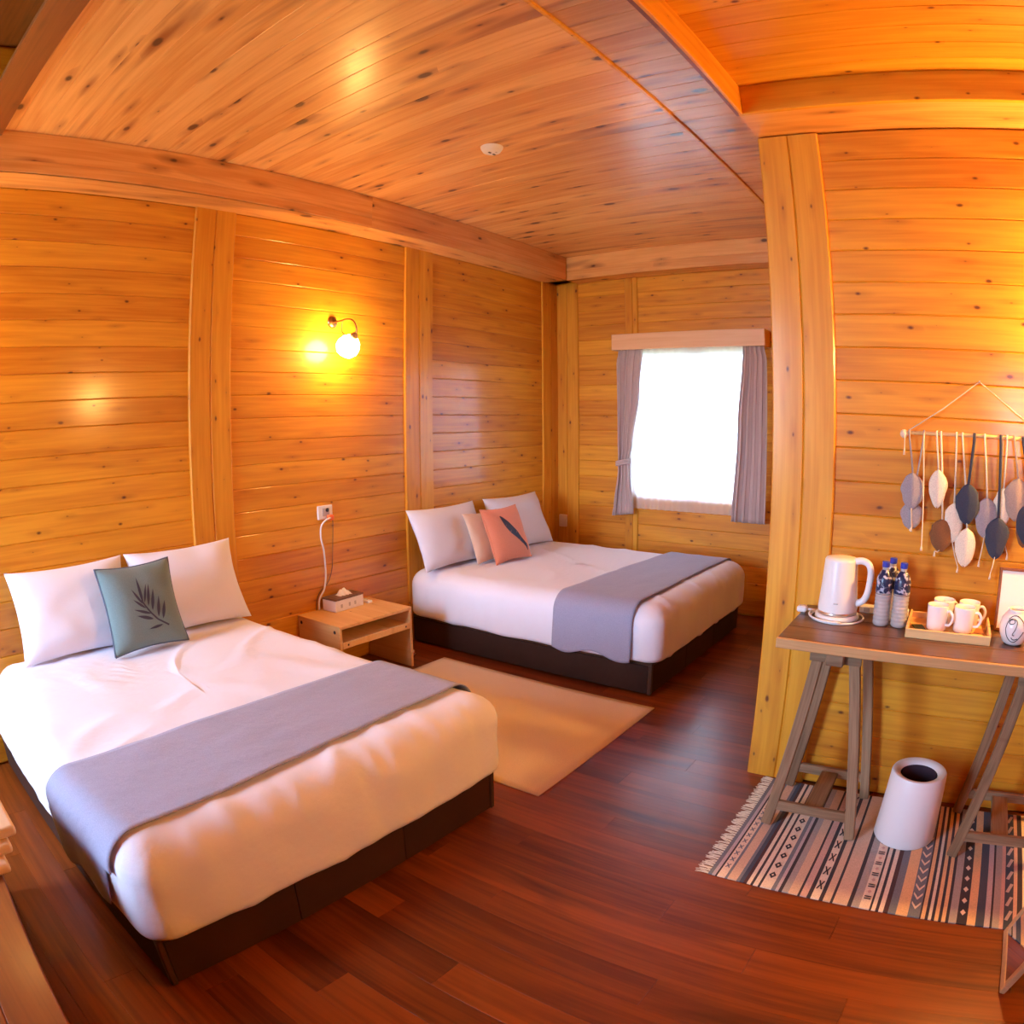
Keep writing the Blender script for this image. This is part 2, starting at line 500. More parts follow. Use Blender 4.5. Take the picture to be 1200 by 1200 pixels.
# wall behind the camera (daylight openings) and right wall
N2, N3 = (-3.40, -2.15, .8, 2.8), (.62, 1.0, 1.2, 2.2)      # openings: x0, x1, z0, z1
wn = struct('wall_front', [((XW - .2, YN - .16, -.02), (N2[0], YN, ZN + .1)), ((N2[1], YN - .16, -.02), (N3[0], YN, ZN + .1)), ((N3[1], YN - .16, -.02), (XR + .2, YN, ZN + .1))]
            + [((n[0], YN - .16, -.02), (n[1], YN, n[2])) for n in (N2, N3)] + [((n[0], YN - .16, n[3]), (n[1], YN, ZN + .1)) for n in (N2, N3)], 'pine_wall', 'pine wall behind the viewer with daylight windows', 'wall')
wr = struct('wall_right', [((XR, YN - .1, -.02), (XR + .16, YP + .1, ZN + .1))], 'pine_wall', 'pine wall closing the right side of the room', 'wall')

# ceilings
ce = struct('ceiling', [((XW - .1, .50, ZC + .014), (XP + .03, YW + .1, ZC + .08)), ((XW - .1, .50, ZC + .014), (XP + .03, .56, ZN + .1))], 'pine_ceiling', 'knotty pine board ceiling over the two beds', 'ceiling')
XT = -1.165
y = 5.20
while y > .52:
    wd = .1255
    wd = min(wd, y - .5)
    board('plank', ce, (-3.24, y, ZC + TK), X_, NY, NZ, XT + 3.24, wd, TK, 'pine_ceiling', .0025)
    board('plank', ce, (XT, y, ZC + TK), X_, NY, NZ, XP - XT + .02, wd, TK, 'pine_ceiling', .0025)
    y -= .1255
c2 = struct('ceiling_right', [((XP - .0, YN - .1, ZR + TK), (XR + .1, YP + .1, ZR + .1)), ((XP - .0, YN, ZR + .05), (XP + .06, .52, ZN + .1))], 'pine_ceiling', 'lower pine board ceiling over the trestle table', 'ceiling')
y = 2.57
while y > .3:
    board('plank', c2, (XP, y, ZR + TK), X_, NY, NZ, XR - XP, .1255, TK, 'pine_post', .0035); y -= .1255
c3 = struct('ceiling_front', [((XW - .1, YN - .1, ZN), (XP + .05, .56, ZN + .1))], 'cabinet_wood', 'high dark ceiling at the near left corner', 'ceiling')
# beams and trims
t1 = struct('trim_1', [((XW, .34, ZB + .02), (-3.225, YW, ZC + .03))], 'pine_post', 'long pine beam along the top of the headboard wall', 'beam')
for a, b in ((.34, 2.9), (2.9, 5.18)):
    board('board', t1, (-3.226, a, ZB), Y_, Z_, X_, b - a, .062, .016, 'pine_ceiling', .003)
    board('board', t1, (-3.226, a, ZB + .062), Y_, Z_, X_, b - a, ZC - ZB - .062, .016, 'pine_ceiling', .003)
    board('board', t1, (XW, a, ZB + .02), Y_, X_, NZ, b - a, .228, .02, 'pine_ceiling', .002)
t2 = struct('trim_2', [((XW, 5.205, ZB + .02), (XP, YW, ZC + .03))], 'pine_post', 'pine beam along the top of the window wall', 'beam')
board('board', t2, (-3.21, 5.206, ZB), X_, Z_, NY, XP + 3.21, .085, .016, 'pine_ceiling', .003)
board('board', t2, (-3.21, 5.206, ZB + .085), X_, Z_, NY, XP + 3.21, ZC - ZB - .085, .016, 'pine_ceiling', .003)
board('board', t2, (-3.21, YW, ZB + .02), X_, NY, NZ, XP + 3.21, .185, .02, 'pine_ceiling', .002)
t3 = struct('trim_3', [((XP + .012, 2.57, ZB + .03), (XR, YP + .05, ZR + .05))], 'pine_post', 'pine beam over the top of the partition wall', 'beam')
board('board', t3, (XP, 2.572, ZB + .008), X_, Z_, NY, XR - XP, ZR - ZB - .006, .022, 'pine_post', .003)
board('board', t3, (XP, YP + .02, ZB + .03), X_, NY, NZ, XR - XP, .27, .022, 'pine_ceiling', .002)
t4 = struct('trim_4', [((XP - .012, .3, ZB + .010), (XP + .008, 2.57, ZC + .02))], 'cabinet_wood', 'orange fascia board stepping down between the two ceilings', 'beam')
board('board', t4, (XP + .004, 2.552, ZB + .008), NY, Z_, X_, 2.25, ZR - ZB - .006, .014, 'pine_post', .003)
t5 = tag(box('trim_5', (XT - .009, .5, ZC - .012), (XT + .009, 5.19, ZC + .004), 'pine_post', bev=.003), 'thin brown strip along the ceiling joint', 'trim', kind='structure')
t6 = tag(box('trim_6', (-3.21, .345, 2.978), (XP, .495, 3.02), 'cabinet_wood', bev=.004), 'flat wooden beam across the ceiling at the upper left', 'beam', kind='structure')


# ------------------------------------------------------------------ windows
def window(name, x0, x1, z0, z1, yin, yout, label):
    ym = (yin + yout) / 2
    bm = bmesh.new(); f = .05; d0, d1 = ym - .03, ym + .03
    add_box(bm, (x0, d0, z0), (x0 + f, d1, z1)); add_box(bm, (x1 - f, d0, z0), (x1, d1, z1))
    add_box(bm, (x0 + f, d0, z0), (x1 - f, d1, z0 + f)); add_box(bm, (x0 + f, d0, z1 - f), (x1 - f, d1, z1))
    w_ = tag(from_bm(name, bm, 'white_plastic'), label, 'window', kind='structure')
    xm = (x0 + x1) / 2
    box('mullion', (xm - .025, d0 + .005, z0 + f), (xm + .025, d1 - .005, z1 - f), 'white_plastic', w_)
    for a, b in ((x0 + f, xm - .025), (xm + .025, x1 - f)): box('pane', (a, ym - .003, z0 + f), (b, ym + .003, z1 - f), 'window_glass', w_)
    return w_


window('window_1', WX0, WX1, WZ0, WZ1, YW, YW + .16, 'white framed window behind the sheer curtain')
window('window_2', *N2, YN - .16, YN, 'wide window in the wall behind the viewer')
window('window_3', *N3, YN - .16, YN, 'narrow window in the wall behind the viewer')
tag(box('ground_outside', (-40, -40, -.4), (40, 40, -.3), 'outside_ground'), 'grassy ground outside the windows', 'ground', kind='structure')

# valance and curtains
vt = thing('curtain_valance', (-2.115, 5.30, 2.15), 'pale wooden valance box above the window curtains', 'valance')
box('front_panel', (-2.785, 5.205, 2.150), (-1.445, 5.222, 2.285), 'valance_wood', vt, .003)
box('top_panel', (-2.785, 5.222, 2.270), (-1.445, 5.365, 2.285), 'valance_wood', vt, .003)
for x in (-2.785, -1.460): box('side_panel', (x, 5.222, 2.150), (x + .015, 5.365, 2.270), 'valance_wood', vt, .003)
box('curtain_track', (-2.76, 5.260, 2.230), (-1.47, 5.285, 2.245), 'white_plastic', vt)


def drape(name, left, right, z0, z1, y, amp, folds, mat, label, parent=None, nz=40, nu=120, hem=None):
    """left/right: functions of height fraction (0 bottom, 1 top) -> x"""
    vs, fs = [], []
    for j in range(nz + 1):
        t = j / nz; a, b = left(t), right(t)
        for i in range(nu + 1):
            s = i / nu; ph = s * folds * 2 * PI
            wgt = amp * (.75 + .35 * math.sin(s * 5 + 1.3)) * (.8 + .2 * math.cos(t * 2))
            zz = z0 + (z1 - z0) * t + (hem(s) if hem else 0) * (1 - t)
            vs.append((a + (b - a) * s + .25 * amp * math.sin(2 * ph), y + wgt * math.sin(ph + .35 * math.sin(t * 3 + s * 7)), zz))
    for j in range(nz):
        for i in range(nu):
            q = j * (nu + 1) + i; fs.append((q, q + 1, q + nu + 2, q + nu + 1))
    me = bpy.data.meshes.new(name); me.from_pydata(vs, [], fs)
    o = link(name, me, mat, parent, smooth=True)
    md = o.modifiers.new('thickness', 'SOLIDIFY'); md.thickness = .0012 if mat == 'sheer_voile' else .003
    return o


def lerp(pts):
    def f(t):
        for (a, x), (b, y_) in zip(pts, pts[1:]):
            if t <= b:
                s = (t - a) / (b - a); s = s * s * (3 - 2 * s); return x + (y_ - x) * s
        return pts[-1][1]
    return f


sh = drape('sheer_curtain', lambda t: -2.70, lambda t: -1.50, .815, 2.225, 5.335, .010, 19, 'sheer_voile', '')
sh.modifiers.clear()
tag(sh, 'thin white sheer curtain covering the bright window', 'curtain')
cl = thing('window_curtain', (-2.7, 5.27, .775), 'mauve grey curtain tied back at the left of the window', 'curtain', 'mauve window curtains')
drape('cloth', lerp([(0, -2.815), (.06, -2.80), (.27, -2.765), (.32, -2.765), (.45, -2.77), (.88, -2.775), (.945, -2.755), (1, -2.755)]), lerp([(0, -2.61), (.27, -2.655), (.31, -2.66), (.40, -2.63), (.7, -2.56), (1, -2.52)]), .775, 2.225, 5.272, .024, 4, 'curtain_cloth', '', cl,
      hem=lambda s: -.03 * (1 - s))
bm = bmesh.new()
for dz in (-.014, 0, .014): add_tube(bm, [(-2.713 + .062 * math.cos(a * PI / 10), 5.272 + .034 * math.sin(a * PI / 10), 1.205 + dz + .012 * math.cos(a * PI / 10)) for a in range(21)], .009, 6, False)
from_bm('tie_band', bm, 'curtain_cloth', cl, smooth=True)
cr = thing('window_curtain', (-1.55, 5.27, .775), 'mauve grey curtain hanging loose at the right of the window', 'curtain', 'mauve window curtains')
drape('cloth', lerp([(0, -1.735), (.5, -1.70), (1, -1.645)]), lerp([(0, -1.452), (.88, -1.452), (.945, -1.472), (1, -1.472)]), .775, 2.225, 5.272, .024, 4.5, 'curtain_cloth', '', cr)


# ------------------------------------------------------------------ beds
def loft_soft(x0, x1, y0, y1, z0, z1, rt, rb, rc, amp=1., seed=0, N=420):
    """soft upholstered slab: stacked rounded-rectangle rings from the bottom hem over the edge to the middle of the top"""
    prof = []
    for k in range(5): a = k / 5 * PI / 2; prof.append((rb * (1 - math.sin(a)), z0 + rb * (1 - math.cos(a))))
    for k in range(6): prof.append((0, z0 + rb + (z1 - rt - z0 - rb) * k / 6))
    for k in range(9): a = k / 8 * PI / 2; prof.append((rt * (1 - math.cos(a)), z1 - rt + rt * math.sin(a)))
    half = min(x1 - x0, y1 - y0) / 2
    for k in range(1, 15): prof.append((rt + (half - .02 - rt) * k / 14, z1))
    bm = bmesh.new(); rings = []
    for ins, z in prof:
        a0, a1, b0, b1 = x0 + ins, x1 - ins, y0 + ins, y1 - ins
        r = max(.004, min(rc - ins * .6, (a1 - a0) / 2 - .001, (b1 - b0) / 2 - .001)); r = max(r, .003)
        pts = []; per = []
        cs = ((a1 - r, b1 - r, 0), (a0 + r, b1 - r, 1), (a0 + r, b0 + r, 2), (a1 - r, b0 + r, 3))
        nc, ns = 10, N // 4 - 10
        for q, (cx, cy, s) in enumerate(cs):
            for i in range(nc):
                t = (s + i / (nc - 1)) * PI / 2; pts.append(Vector((cx + r * math.cos(t), cy + r * math.sin(t), z)))
            nx = cs[(q + 1) % 4]; t = nx[2] * PI / 2
            p0 = pts[-1]; p1 = Vector((nx[0] + r * math.cos(t), nx[1] + r * math.sin(t), z))
            for i in range(1, ns + 1): pts.append(p0.lerp(p1, i / (ns + 1)))
        rings.append([bm.verts.new(p) for p in pts])
    for A, B in zip(rings, rings[1:]):
        n = len(A)
        for k in range(n): bm.faces.new((A[k], A[(k + 1) % n], B[(k + 1) % n], B[k]))
    bm.faces.new(rings[-1]); bm.faces.new(rings[0][::-1])
    bmesh.ops.recalc_face_normals(bm, faces=bm.faces); bm.normal_update()
    off = []
    for v in bm.verts:
        p, nrm = v.co, v.normal; sd = 1 - min(1, abs(nrm.z)); q = Vector((p.x, p.y, p.z + seed * 3.1))
        f = (noise.noise(Vector((q.x * 13, q.y * 13, q.z * 2.2))) * .008 + noise.noise(Vector((q.x * 5, q.y * 5, q.z * 6))) * .006) * sd
        f += noise.noise(Vector((q.x * 2.1 + q.y * 1.2, q.y * 2.4, seed))) * .008
        rid = 1 - abs(noise.noise(Vector((q.x * 1.6 + q.y * 2.6, q.y * 1.1 - q.x * 1.4, seed + 5)))) * 2
        f += max(0, rid - .70) * .030 * (1 - sd)
        if p.x > x1 - .16: f += math.exp(-((p.z - (z1 - .07)) / .05) ** 2) * noise.noise(Vector((p.y * 17, p.z * 3, seed))) * .011 + sd * noise.noise(Vector((p.y * 7 + p.z * 9, p.z * 2, seed + 2))) * .006
        off.append(nrm * f * amp)
    for v, d in zip(bm.verts, off): v.co += d
    return bm


def make_bed(y0, y1, label, seed, skew):
    b = thing('double_bed', (-2.45, (y0 + y1) / 2, 0), label, 'bed', 'double beds')
    xb0, xb1 = -3.40, -1.55
    bm = bmesh.new()
    add_box(bm, (xb0, y0 + .03, 0), (xb1 - .03, y1 - .03, .2), .004)
    from_bm('base', bm, 'bed_base_leather', b)
    box('side_panel', (xb0, y0, .012), (xb1 - .02, y0 + .03, .185), 'bed_base_leather', b, .004)
    box('side_panel', (xb0, y1 - .03, .012), (xb1 - .02, y1, .185), 'bed_base_leather', b, .004)
    for k in range(3):
        ya = y0 + .02 + (y1 - y0 - .04) * k / 3; yb = y0 + .02 + (y1 - y0 - .04) * (k + 1) / 3
        box('foot_panel', (xb1 - .03, ya, .012), (xb1, yb - .001, .185), 'bed_base_leather', b, .003)
    for yy in (y0 - .003, y1 - .02): box('corner_strip', (xb1 - .022, yy, .008), (xb1 + .004, yy + .023, .192), 'bed_base_trim', b, .004)
    box('top_rail', (xb0, y0 - .004, .185), (xb1 + .006, y1 + .004, .207), 'bed_base_trim', b, .006)
    from_bm('mattress', loft_soft(-3.41, -1.56, y0 + .01, y1 - .01, .205, .49, .08, .03, .09, .2, seed + 9, 120), 'white_cotton', b, smooth=True)
    dm = loft_soft(-3.425, -1.500, y0 - .03, y1 + .03, .200, .535, .115, .035, .10, 1., seed)
    for v in dm.verts:                      # the near side is pulled in at the head and hangs out towards the foot
        if v.co.y < (y0 + y1) / 2: v.co.y += skew(v.co.x) * min(1, ((y0 + y1) / 2 - v.co.y) / .5) * max(.15, min(1, (v.co.z - .2) / .3))
    from_bm('duvet', dm, 'white_cotton', b, smooth=True)
    return b


def runner(y0, y1, hx, fx, zn, zf, label, skew=lambda x: 0, lean_=0.):
    """hx, fx: (near, far) x of the head-side and foot-side edges"""
    ya, yb, zt, r = y0 - .041, y1 + .041, .5475, .115
    path = []
    n0 = 16
    for k in range(n0): path.append((ya - .012 * (1 - k / n0), zn + (zt - r - zn) * k / n0))
    for k in range(11): a = k / 10 * PI / 2; path.append((ya + r * (1 - math.cos(a)), zt - r + r * math.sin(a)))
    for k in range(1, 50): path.append((ya + r + (yb - ya - 2 * r) * k / 50, zt))
    for k in range(11): a = k / 10 * PI / 2; path.append((yb - r + r * math.sin(a), zt - r + r * math.cos(a)))
    for k in range(1, n0 + 1): path.append((yb, zt - r + (zf - zt + r) * k / n0))
    nu = 26; vs, fs = [], []
    for j, (y, z) in enumerate(path):
        t = (y - ya) / (yb - ya)
        for i in range(nu + 1):
            s = i / nu
            x = (hx[0] + (hx[1] - hx[0]) * t) * (1 - s) + (fx[0] + (fx[1] - fx[0]) * t) * s
            x += .012 * math.sin(t * 6 + 1) * (1 - s) + .008 * math.sin(t * 8) * s
            w1 = noise.noise(Vector((x * 11, y * 2.2, z * 2))) * .004 + noise.noise(Vector((x * 3, y * 4, z * 3))) * .006
            side = max(0, 1 - (z - zn) / .3) if j < n0 else 0
            ym = (y0 + y1) / 2; y = path[j][0] + (skew(x) * min(1, (ym - path[j][0]) / .5) * max(.15, min(1, (z - .2) / .3)) if path[j][0] < ym else 0)
            vs.append((x - side * lean_ * s, y + (0 if n0 <= j < len(path) - n0 else w1 * 2) - abs(w1) * 0, z + (abs(w1) if n0 <= j < len(path) - n0 else 0) - side * .02 * math.sin(s * 9)))
    for j in range(len(path) - 1):
        for i in range(nu):
            q = j * (nu + 1) + i; fs.append((q, q + 1, q + nu + 2, q + nu + 1))
    me = bpy.data.meshes.new('bed_runner'); me.from_pydata(vs, [], fs)
    o = tag(link('bed_runner', me, 'runner_cloth', smooth=True), label, 'bed runner', 'grey bed runners')
    md = o.modifiers.new('thickness', 'SOLIDIFY'); md.thickness = .004; md.offset = 1
    return o


B1 = (.44, 1.965); B2 = (3.425, 4.985)
def skew1(x): return .075 * max(0, min(1, (-2.2 - x) / 1.1)) - .035 * math.exp(-((x + 2.05) / .35) ** 2)


make_bed(*B1, 'near white double bed on a dark base, with the teal leaf cushion', 1, skew1)
make_bed(*B2, 'far white double bed on a dark base beside the window', 2, lambda x: 0)
runner(*B1, (-2.10, -2.13), (-1.60, -1.685), .26, .25, 'lavender grey cloth runner across the foot of the near bed', skew1, .12)
runner(*B2, (-2.20, -2.10), (-1.665, -1.63), .215, .25, 'lavender grey cloth runner across the foot of the far bed')


def pillow_pt(u, v, wd, h, t, side):
    e = .085
    x = wd / 2 * u * (1 - e * (1 - v * v)); y = h / 2 * v * (1 - e * (1 - u * u))
    th = t / 2 * (max(0, 1 - u ** 4) * max(0, 1 - v ** 4)) ** .62
    return Vector((x, y, side * th))


def pillow(name, wd, h, t, mtx, mat, label, cat, group=None, wrinkle=.006, seed=0):
    n = 30; vs, fs = [], []; idx = {}
    for side in (1, -1):
        for j in range(n + 1):
            for i in range(n + 1):
                edge = i in (0, n) or j in (0, n)
                if edge and (i, j, 1) in idx: idx[(i, j, side)] = idx[(i, j, 1)]; continue
                u, v = math.sin((i / n - .5) * PI), math.sin((j / n - .5) * PI)
                p = pillow_pt(u, v, wd, h, t, side)
                if not edge: p.z += side * wrinkle * noise.noise(Vector((u * 2.5 + seed * 7, v * 2.5, side)))
                idx[(i, j, side)] = len(vs); vs.append(p)
    for side in (1, -1):
        for j in range(n):
            for i in range(n):
                f = (idx[(i, j, side)], idx[(i + 1, j, side)], idx[(i + 1, j + 1, side)], idx[(i, j + 1, side)])
                fs.append(f if side > 0 else f[::-1])
    me = bpy.data.meshes.new(name); me.from_pydata(vs, [], fs)
    o = link(name, me, mat, smooth=True); o.matrix_world = mtx
    return tag(o, label, cat, group)


def lean(y, zb, xb, tilt, yaw=0, h=.4, roll=0):
    """frame of a cushion leaning back on the headboard wall: local X along the wall, Y up, Z towards the room"""
    t = math.radians(tilt)
    m = Matrix(((0, -math.sin(t), math.cos(t)), (1, 0, 0), (0, math.cos(t), math.sin(t)))).to_4x4()
    return Matrix.Translation((xb, y, zb)) @ Matrix.Rotation(math.radians(yaw), 4, 'Z') @ m @ Matrix.Rotation(math.radians(roll), 4, 'Z') @ Matrix.Translation((0, h / 2, 0))


pw = 'white bed pillows'
pillow('pillow', .66, .45, .16, lean(.945, .542, -3.19, 24, h=.45), 'pillow_cotton', 'white pillow left of the teal cushion on the near bed', 'pillow', pw, seed=1)
pillow('pillow', .66, .45, .16, lean(1.62, .542, -3.19, 24, h=.45), 'pillow_cotton', 'white pillow right of the teal cushion on the near bed', 'pillow', pw, seed=2)
pillow('pillow', .72, .45, .16, lean(3.715, .542, -3.19, 24, h=.45), 'pillow_cotton', 'white pillow left of the salmon cushion on the far bed', 'pillow', pw, seed=3)
pillow('pillow', .72, .45, .16, lean(4.555, .542, -3.19, 24, h=.45), 'pillow_cotton', 'white pillow right of the salmon cushion on the far bed', 'pillow', pw, seed=4)


def on_pillow(bm, pts, wd, h, t, z=.0016):
    """a flat printed patch lying on the front of a cushion; pts in local x,y"""
    vs = []
    for x, y in pts:
        u, v = x / (wd / 2), y / (h / 2); p = pillow_pt(u, v, wd, h, t, 1); vs.append(bm.verts.new((x, y, p.z + z)))
    return bm.faces.new(vs)


def strip_leaf(bm, a, b, wmax, dims, n=8):
    a, b = Vector(a), Vector(b); d = b - a; nn = Vector((-d.y, d.x)).normalized()
    L_ = [a + d * (k / n) + nn * wmax * math.sin(PI * min(1, (k / n) ** .8)) for k in range(n + 1)]
    R_ = [a + d * (k / n) - nn * wmax * math.sin(PI * min(1, (k / n) ** .8)) for k in range(n + 1)]
    for k in range(n):
        q = [L_[k], L_[k + 1], R_[k + 1], R_[k]]
        if k == 0: q = [L_[0], L_[1], R_[1]]
        if k == n - 1: q = [L_[k], L_[n], R_[k]]
        on_pillow(bm, [(p.x, p.y) for p in q], *dims)


def piping(parent, dims, mat, r=.005):
    pts = []
    for e in range(4):
        for k in range(20):
            s = -1 + 2 * k / 20
            u, v = ((s, -1), (1, s), (-s, 1), (-1, -s))[e]; p = pillow_pt(u, v, *dims, 1); pts.append(p)
    bm = bmesh.new(); add_tube(bm, pts + pts[:1], r, 6, False)
    return from_bm('piping', bm, mat, parent, local=True, smooth=True)


D1 = (.415, .415, .13)
tc = pillow('cushion', *D1, lean(1.255, .551, -3.02, 20, h=.415, yaw=2), 'teal_linen', 'teal square cushion printed with a dark fern leaf', 'cushion', 'printed cushions', .003, 5)
piping(tc, D1, 'slate_piping', .0055)
bm = bmesh.new()


def lp(x, y):                               # photo crop of the cushion -> cushion plane
    return ((x - 575) / 740 * .40, (600 - y) / 760 * .40)


for a, b, w_ in (((545, 600), (535, 350), .0075), ((540, 600), (460, 450), .006), ((560, 640), (455, 545), .006), ((600, 695), (440, 632), .0065), ((610, 745), (455, 690), .008), ((690, 810), (540, 825), .006),
                 ((560, 590), (615, 425), .006), ((590, 625), (640, 430), .0075), ((620, 670), (675, 480), .0085), ((665, 735), (715, 550), .0085), ((705, 760), (765, 600), .0085)):
    strip_leaf(bm, lp(*a), lp(*b), w_, D1)
st = [lp(*p) for p in ((535, 560), (560, 620), (600, 690), (650, 755), (750, 825))]
for (a, b) in zip(st, st[1:]):
    d = (Vector(b) - Vector(a)); nn = Vector((-d.y, d.x)).normalized() * .004
    on_pillow(bm, [(a[0] + nn.x, a[1] + nn.y), (b[0] + nn.x, b[1] + nn.y), (b[0] - nn.x, b[1] - nn.y), (a[0] - nn.x, a[1] - nn.y)], *D1, .0018)
tag(from_bm('leaf_print', bm, 'print_ink', tc, local=True), 'dark fern leaf print')
D2 = (.41, .41, .13)
sc = pillow('cushion', *D2, lean(4.03, .545, -2.945, 22, h=.41, yaw=-2, roll=0), 'salmon_linen', 'salmon square cushion printed with a dark feather', 'cushion', 'printed cushions', .003, 8)
piping(sc, D2, 'salmon_linen', .004)
bm = bmesh.new()
ft = [(-.085, .125, .004), (-.07, .105, .015), (-.04, .06, .028), (-.005, .015, .030), (.03, -.02, .026), (.06, -.06, .017), (.09, -.095, .014), (.115, -.12, .013), (.125, -.155, .003)]
for (x0, y0_, w0), (x1, y1_, w1) in zip(ft, ft[1:]):
    d = Vector((x1 - x0, y1_ - y0_)); nn = Vector((-d.y, d.x)).normalized()
    on_pillow(bm, [(x0 + nn.x * w0, y0_ + nn.y * w0), (x1 + nn.x * w1, y1_ + nn.y * w1), (x1 - nn.x * w1, y1_ - nn.y * w1), (x0 - nn.x * w0, y0_ - nn.y * w0)], *D2)
tag(from_bm('feather_print', bm, 'print_ink', sc, local=True), 'dark feather print')
pillow('cushion', .38, .38, .07, lean(3.945, .545, -3.06, 22, h=.38, yaw=-2), 'cream_linen', 'plain cream cushion tucked behind the salmon cushion', 'cushion', seed=9)

# ------------------------------------------------------------------ nightstand and what is on it
ns = thing('nightstand', (-3.235, 2.74, 0), 'pale pine nightstand with an open shelf between the beds', 'nightstand')
NX0, NX1, NY0, NY1, NZT = -3.435, -3.03, 2.44, 3.04, .40
box('top_panel', (NX0, NY0, NZT - .02), (NX1, NY1, NZT), 'pale_wood', ns, .002)
for y in (NY0, NY1 - .02):
    p = box('side_panel', (NX0, y, 0), (NX1, y + .02, NZT - .02), 'pale_wood', ns, .002)
    if y == NY0:
        for xx, zz in ((-3.40, .36), (-3.075, .36)):
            lathe('screw_cap', [(0, .003), (.010, .002), (.011, 0)], (xx, y - .0001, zz), 'black_plastic', p, 12, (0, -1, 0))
box('shelf', (NX0, NY0 + .02, .275), (NX1 - .01, NY1 - .02, .293), 'pale_wood', ns, .002)
rl = box('front_rail', (NX1 - .010, NY0 + .02, .262), (NX1 + .004, NY1 - .02, .302), 'pale_wood', ns, .002)
for yy in (NY0 + .06, NY1 - .06): lathe('screw_cap', [(0, .002), (.006, .0015), (.007, 0)], (NX1 + .004, yy, .282), 'cork_dark', rl, 10, (1, 0, 0))
box('back_panel', (NX0, NY0 + .02, .293), (NX0 + .012, NY1 - .02, NZT - .02), 'pale_wood', ns)
tb = thing('tissue_box', (-3.36, 2.77, NZT), 'white tissue box with a dark wooden lid on the nightstand', 'tissue box')
tm = Matrix.Translation((-3.286, 2.630, NZT)) @ Matrix.Rotation(math.radians(94), 4, 'Z')     # x along the box, y towards the wall
box('box_body', (0, 0, 0), (.25, .122, .072), 'white_plastic', tb, .004, mtx=tm)
box('lid', (-.002, -.002, .072), (.252, .124, .084), 'dark_lid_wood', tb, .003, mtx=tm)
bm = bmesh.new()
for k in range(11):
    for j in range(7):
        u, v = k / 10 - .5, j / 6 - .5
        bm.verts.new((-3.358 + v * .05 + .01 * math.sin(k * 2.1), 2.757 + u * .10, NZT + .084 + max(0, (.25 - u * u) * (.25 - v * v)) * .62 + .007 * math.sin(k * 1.9 + j) * (1 if 0 < j < 6 and 0 < k < 10 else 0)))
bm.verts.ensure_lookup_table()
for k in range(10):
    for j in range(6): bm.faces.new([bm.verts[i] for i in (k * 7 + j, k * 7 + j + 1, k * 7 + j + 8, k * 7 + j + 7)])
from_bm('tissue', bm, 'tissue', tb, smooth=True)
for xx in (.045, .115, .165): box('printed_mark', (xx, -.0008, .022), (xx + .016, .0005, .045), 'grey_plastic', tb, mtx=tm)
rm = thing('remote_control', (-3.34, 2.94, NZT), 'small white remote control lying beside the tissue box', 'remote')
box('case', (-3.40, 2.915, NZT), (-3.30, 2.955, NZT + .018), 'white_plastic', rm, .006, seg=2)
for k in range(3): box('button', (-3.38 + k * .02, 2.928, NZT + .018), (-3.37 + k * .02, 2.942, NZT + .020), 'grey_plastic', rm)
so = thing('wall_socket', (XW, 2.70, .965), 'white wall socket with an orange plug above the nightstand', 'socket')
box('plate', (XW + .0005, 2.640, .965), (XW + .012, 2.760, 1.052), 'white_plastic', so, .004)
pl = box('insert', (XW + .012, 2.675, .985), (XW + .016, 2.730, 1.035), 'grey_plastic', so, .001)
lathe('button', [(0, .006), (.012, .005), (.013, 0)], (XW + .016, 2.712, 1.022), 'black_plastic', pl, 14, (1, 0, 0))
cb = thing('power_cord', (XW + .03, 2.72, .97), 'white power cord hanging from the wall socket to the nightstand', 'cord')
box('plug', (XW + .0165, 2.700, .958), (XW + .05, 2.742, .992), 'orange_plastic', cb, .006)
P_ = [(XW + .045, 2.715, .975), (XW + .055, 2.665, .965), (XW + .05, 2.632, .93), (XW + .045, 2.63, .86), (XW + .035, 2.655, .78), (XW + .03, 2.665, .68), (XW + .028, 2.665, .60), (XW + .03, 2.645, .53), (XW + .026, 2.605, .47), (XW + .03, 2.595, .406)]


def smooth_path(P, k=6):
    P = [Vector(p) for p in P]; out = []
    for i in range(len(P) - 1):
        a, b, c, d = P[max(i - 1, 0)], P[i], P[i + 1], P[min(i + 2, len(P) - 1)]
        for j in range(k):
            t = j / k; out.append(.5 * ((2 * b) + (-a + c) * t + (2 * a - 5 * b + 4 * c - d) * t * t + (-a + 3 * b - 3 * c + d) * t ** 3))
    return out + [P[-1]]


tube('cord', smooth_path(P_), .0055, 'white_plastic', cb)
cb2 = tag(tube('phone_cable', smooth_path([(XW + .02, 2.745, .966), (XW + .015, 2.755, .93), (XW + .010, 2.75, .80), (XW + .010, 2.735, .65), (XW + .012, 2.69, .56), (XW + .014, 2.61, .50), (XW + .016, 2.58, .403)]), .0022, 'cork_dark'),
          'thin brown cable hanging beside the white cord below the socket', 'cable')
sw = thing('wall_switch', (-3.36, YW - .014, .60), 'small ivory switch box low on the far corner post', 'switch')
box('plate', (-3.40, YW - .040, .595), (-3.325, YW - .0145, .705), 'ivory_plastic', sw, .004)
box('rocker', (-3.378, YW - .044, .625), (-3.347, YW - .040, .675), 'ivory_plastic', sw, .001)
ad = thing('plug_adapter', (-3.2, 3.27, 0), 'small pale plug adapter on the floor beside the nightstand', 'adapter')
box('body', (-3.26, 3.15, 0), (-3.17, 3.20, .04), 'ivory_plastic', ad, .006)
box('pins', (-3.169, 3.165, .015), (-3.150, 3.185, .025), 'steel', ad)

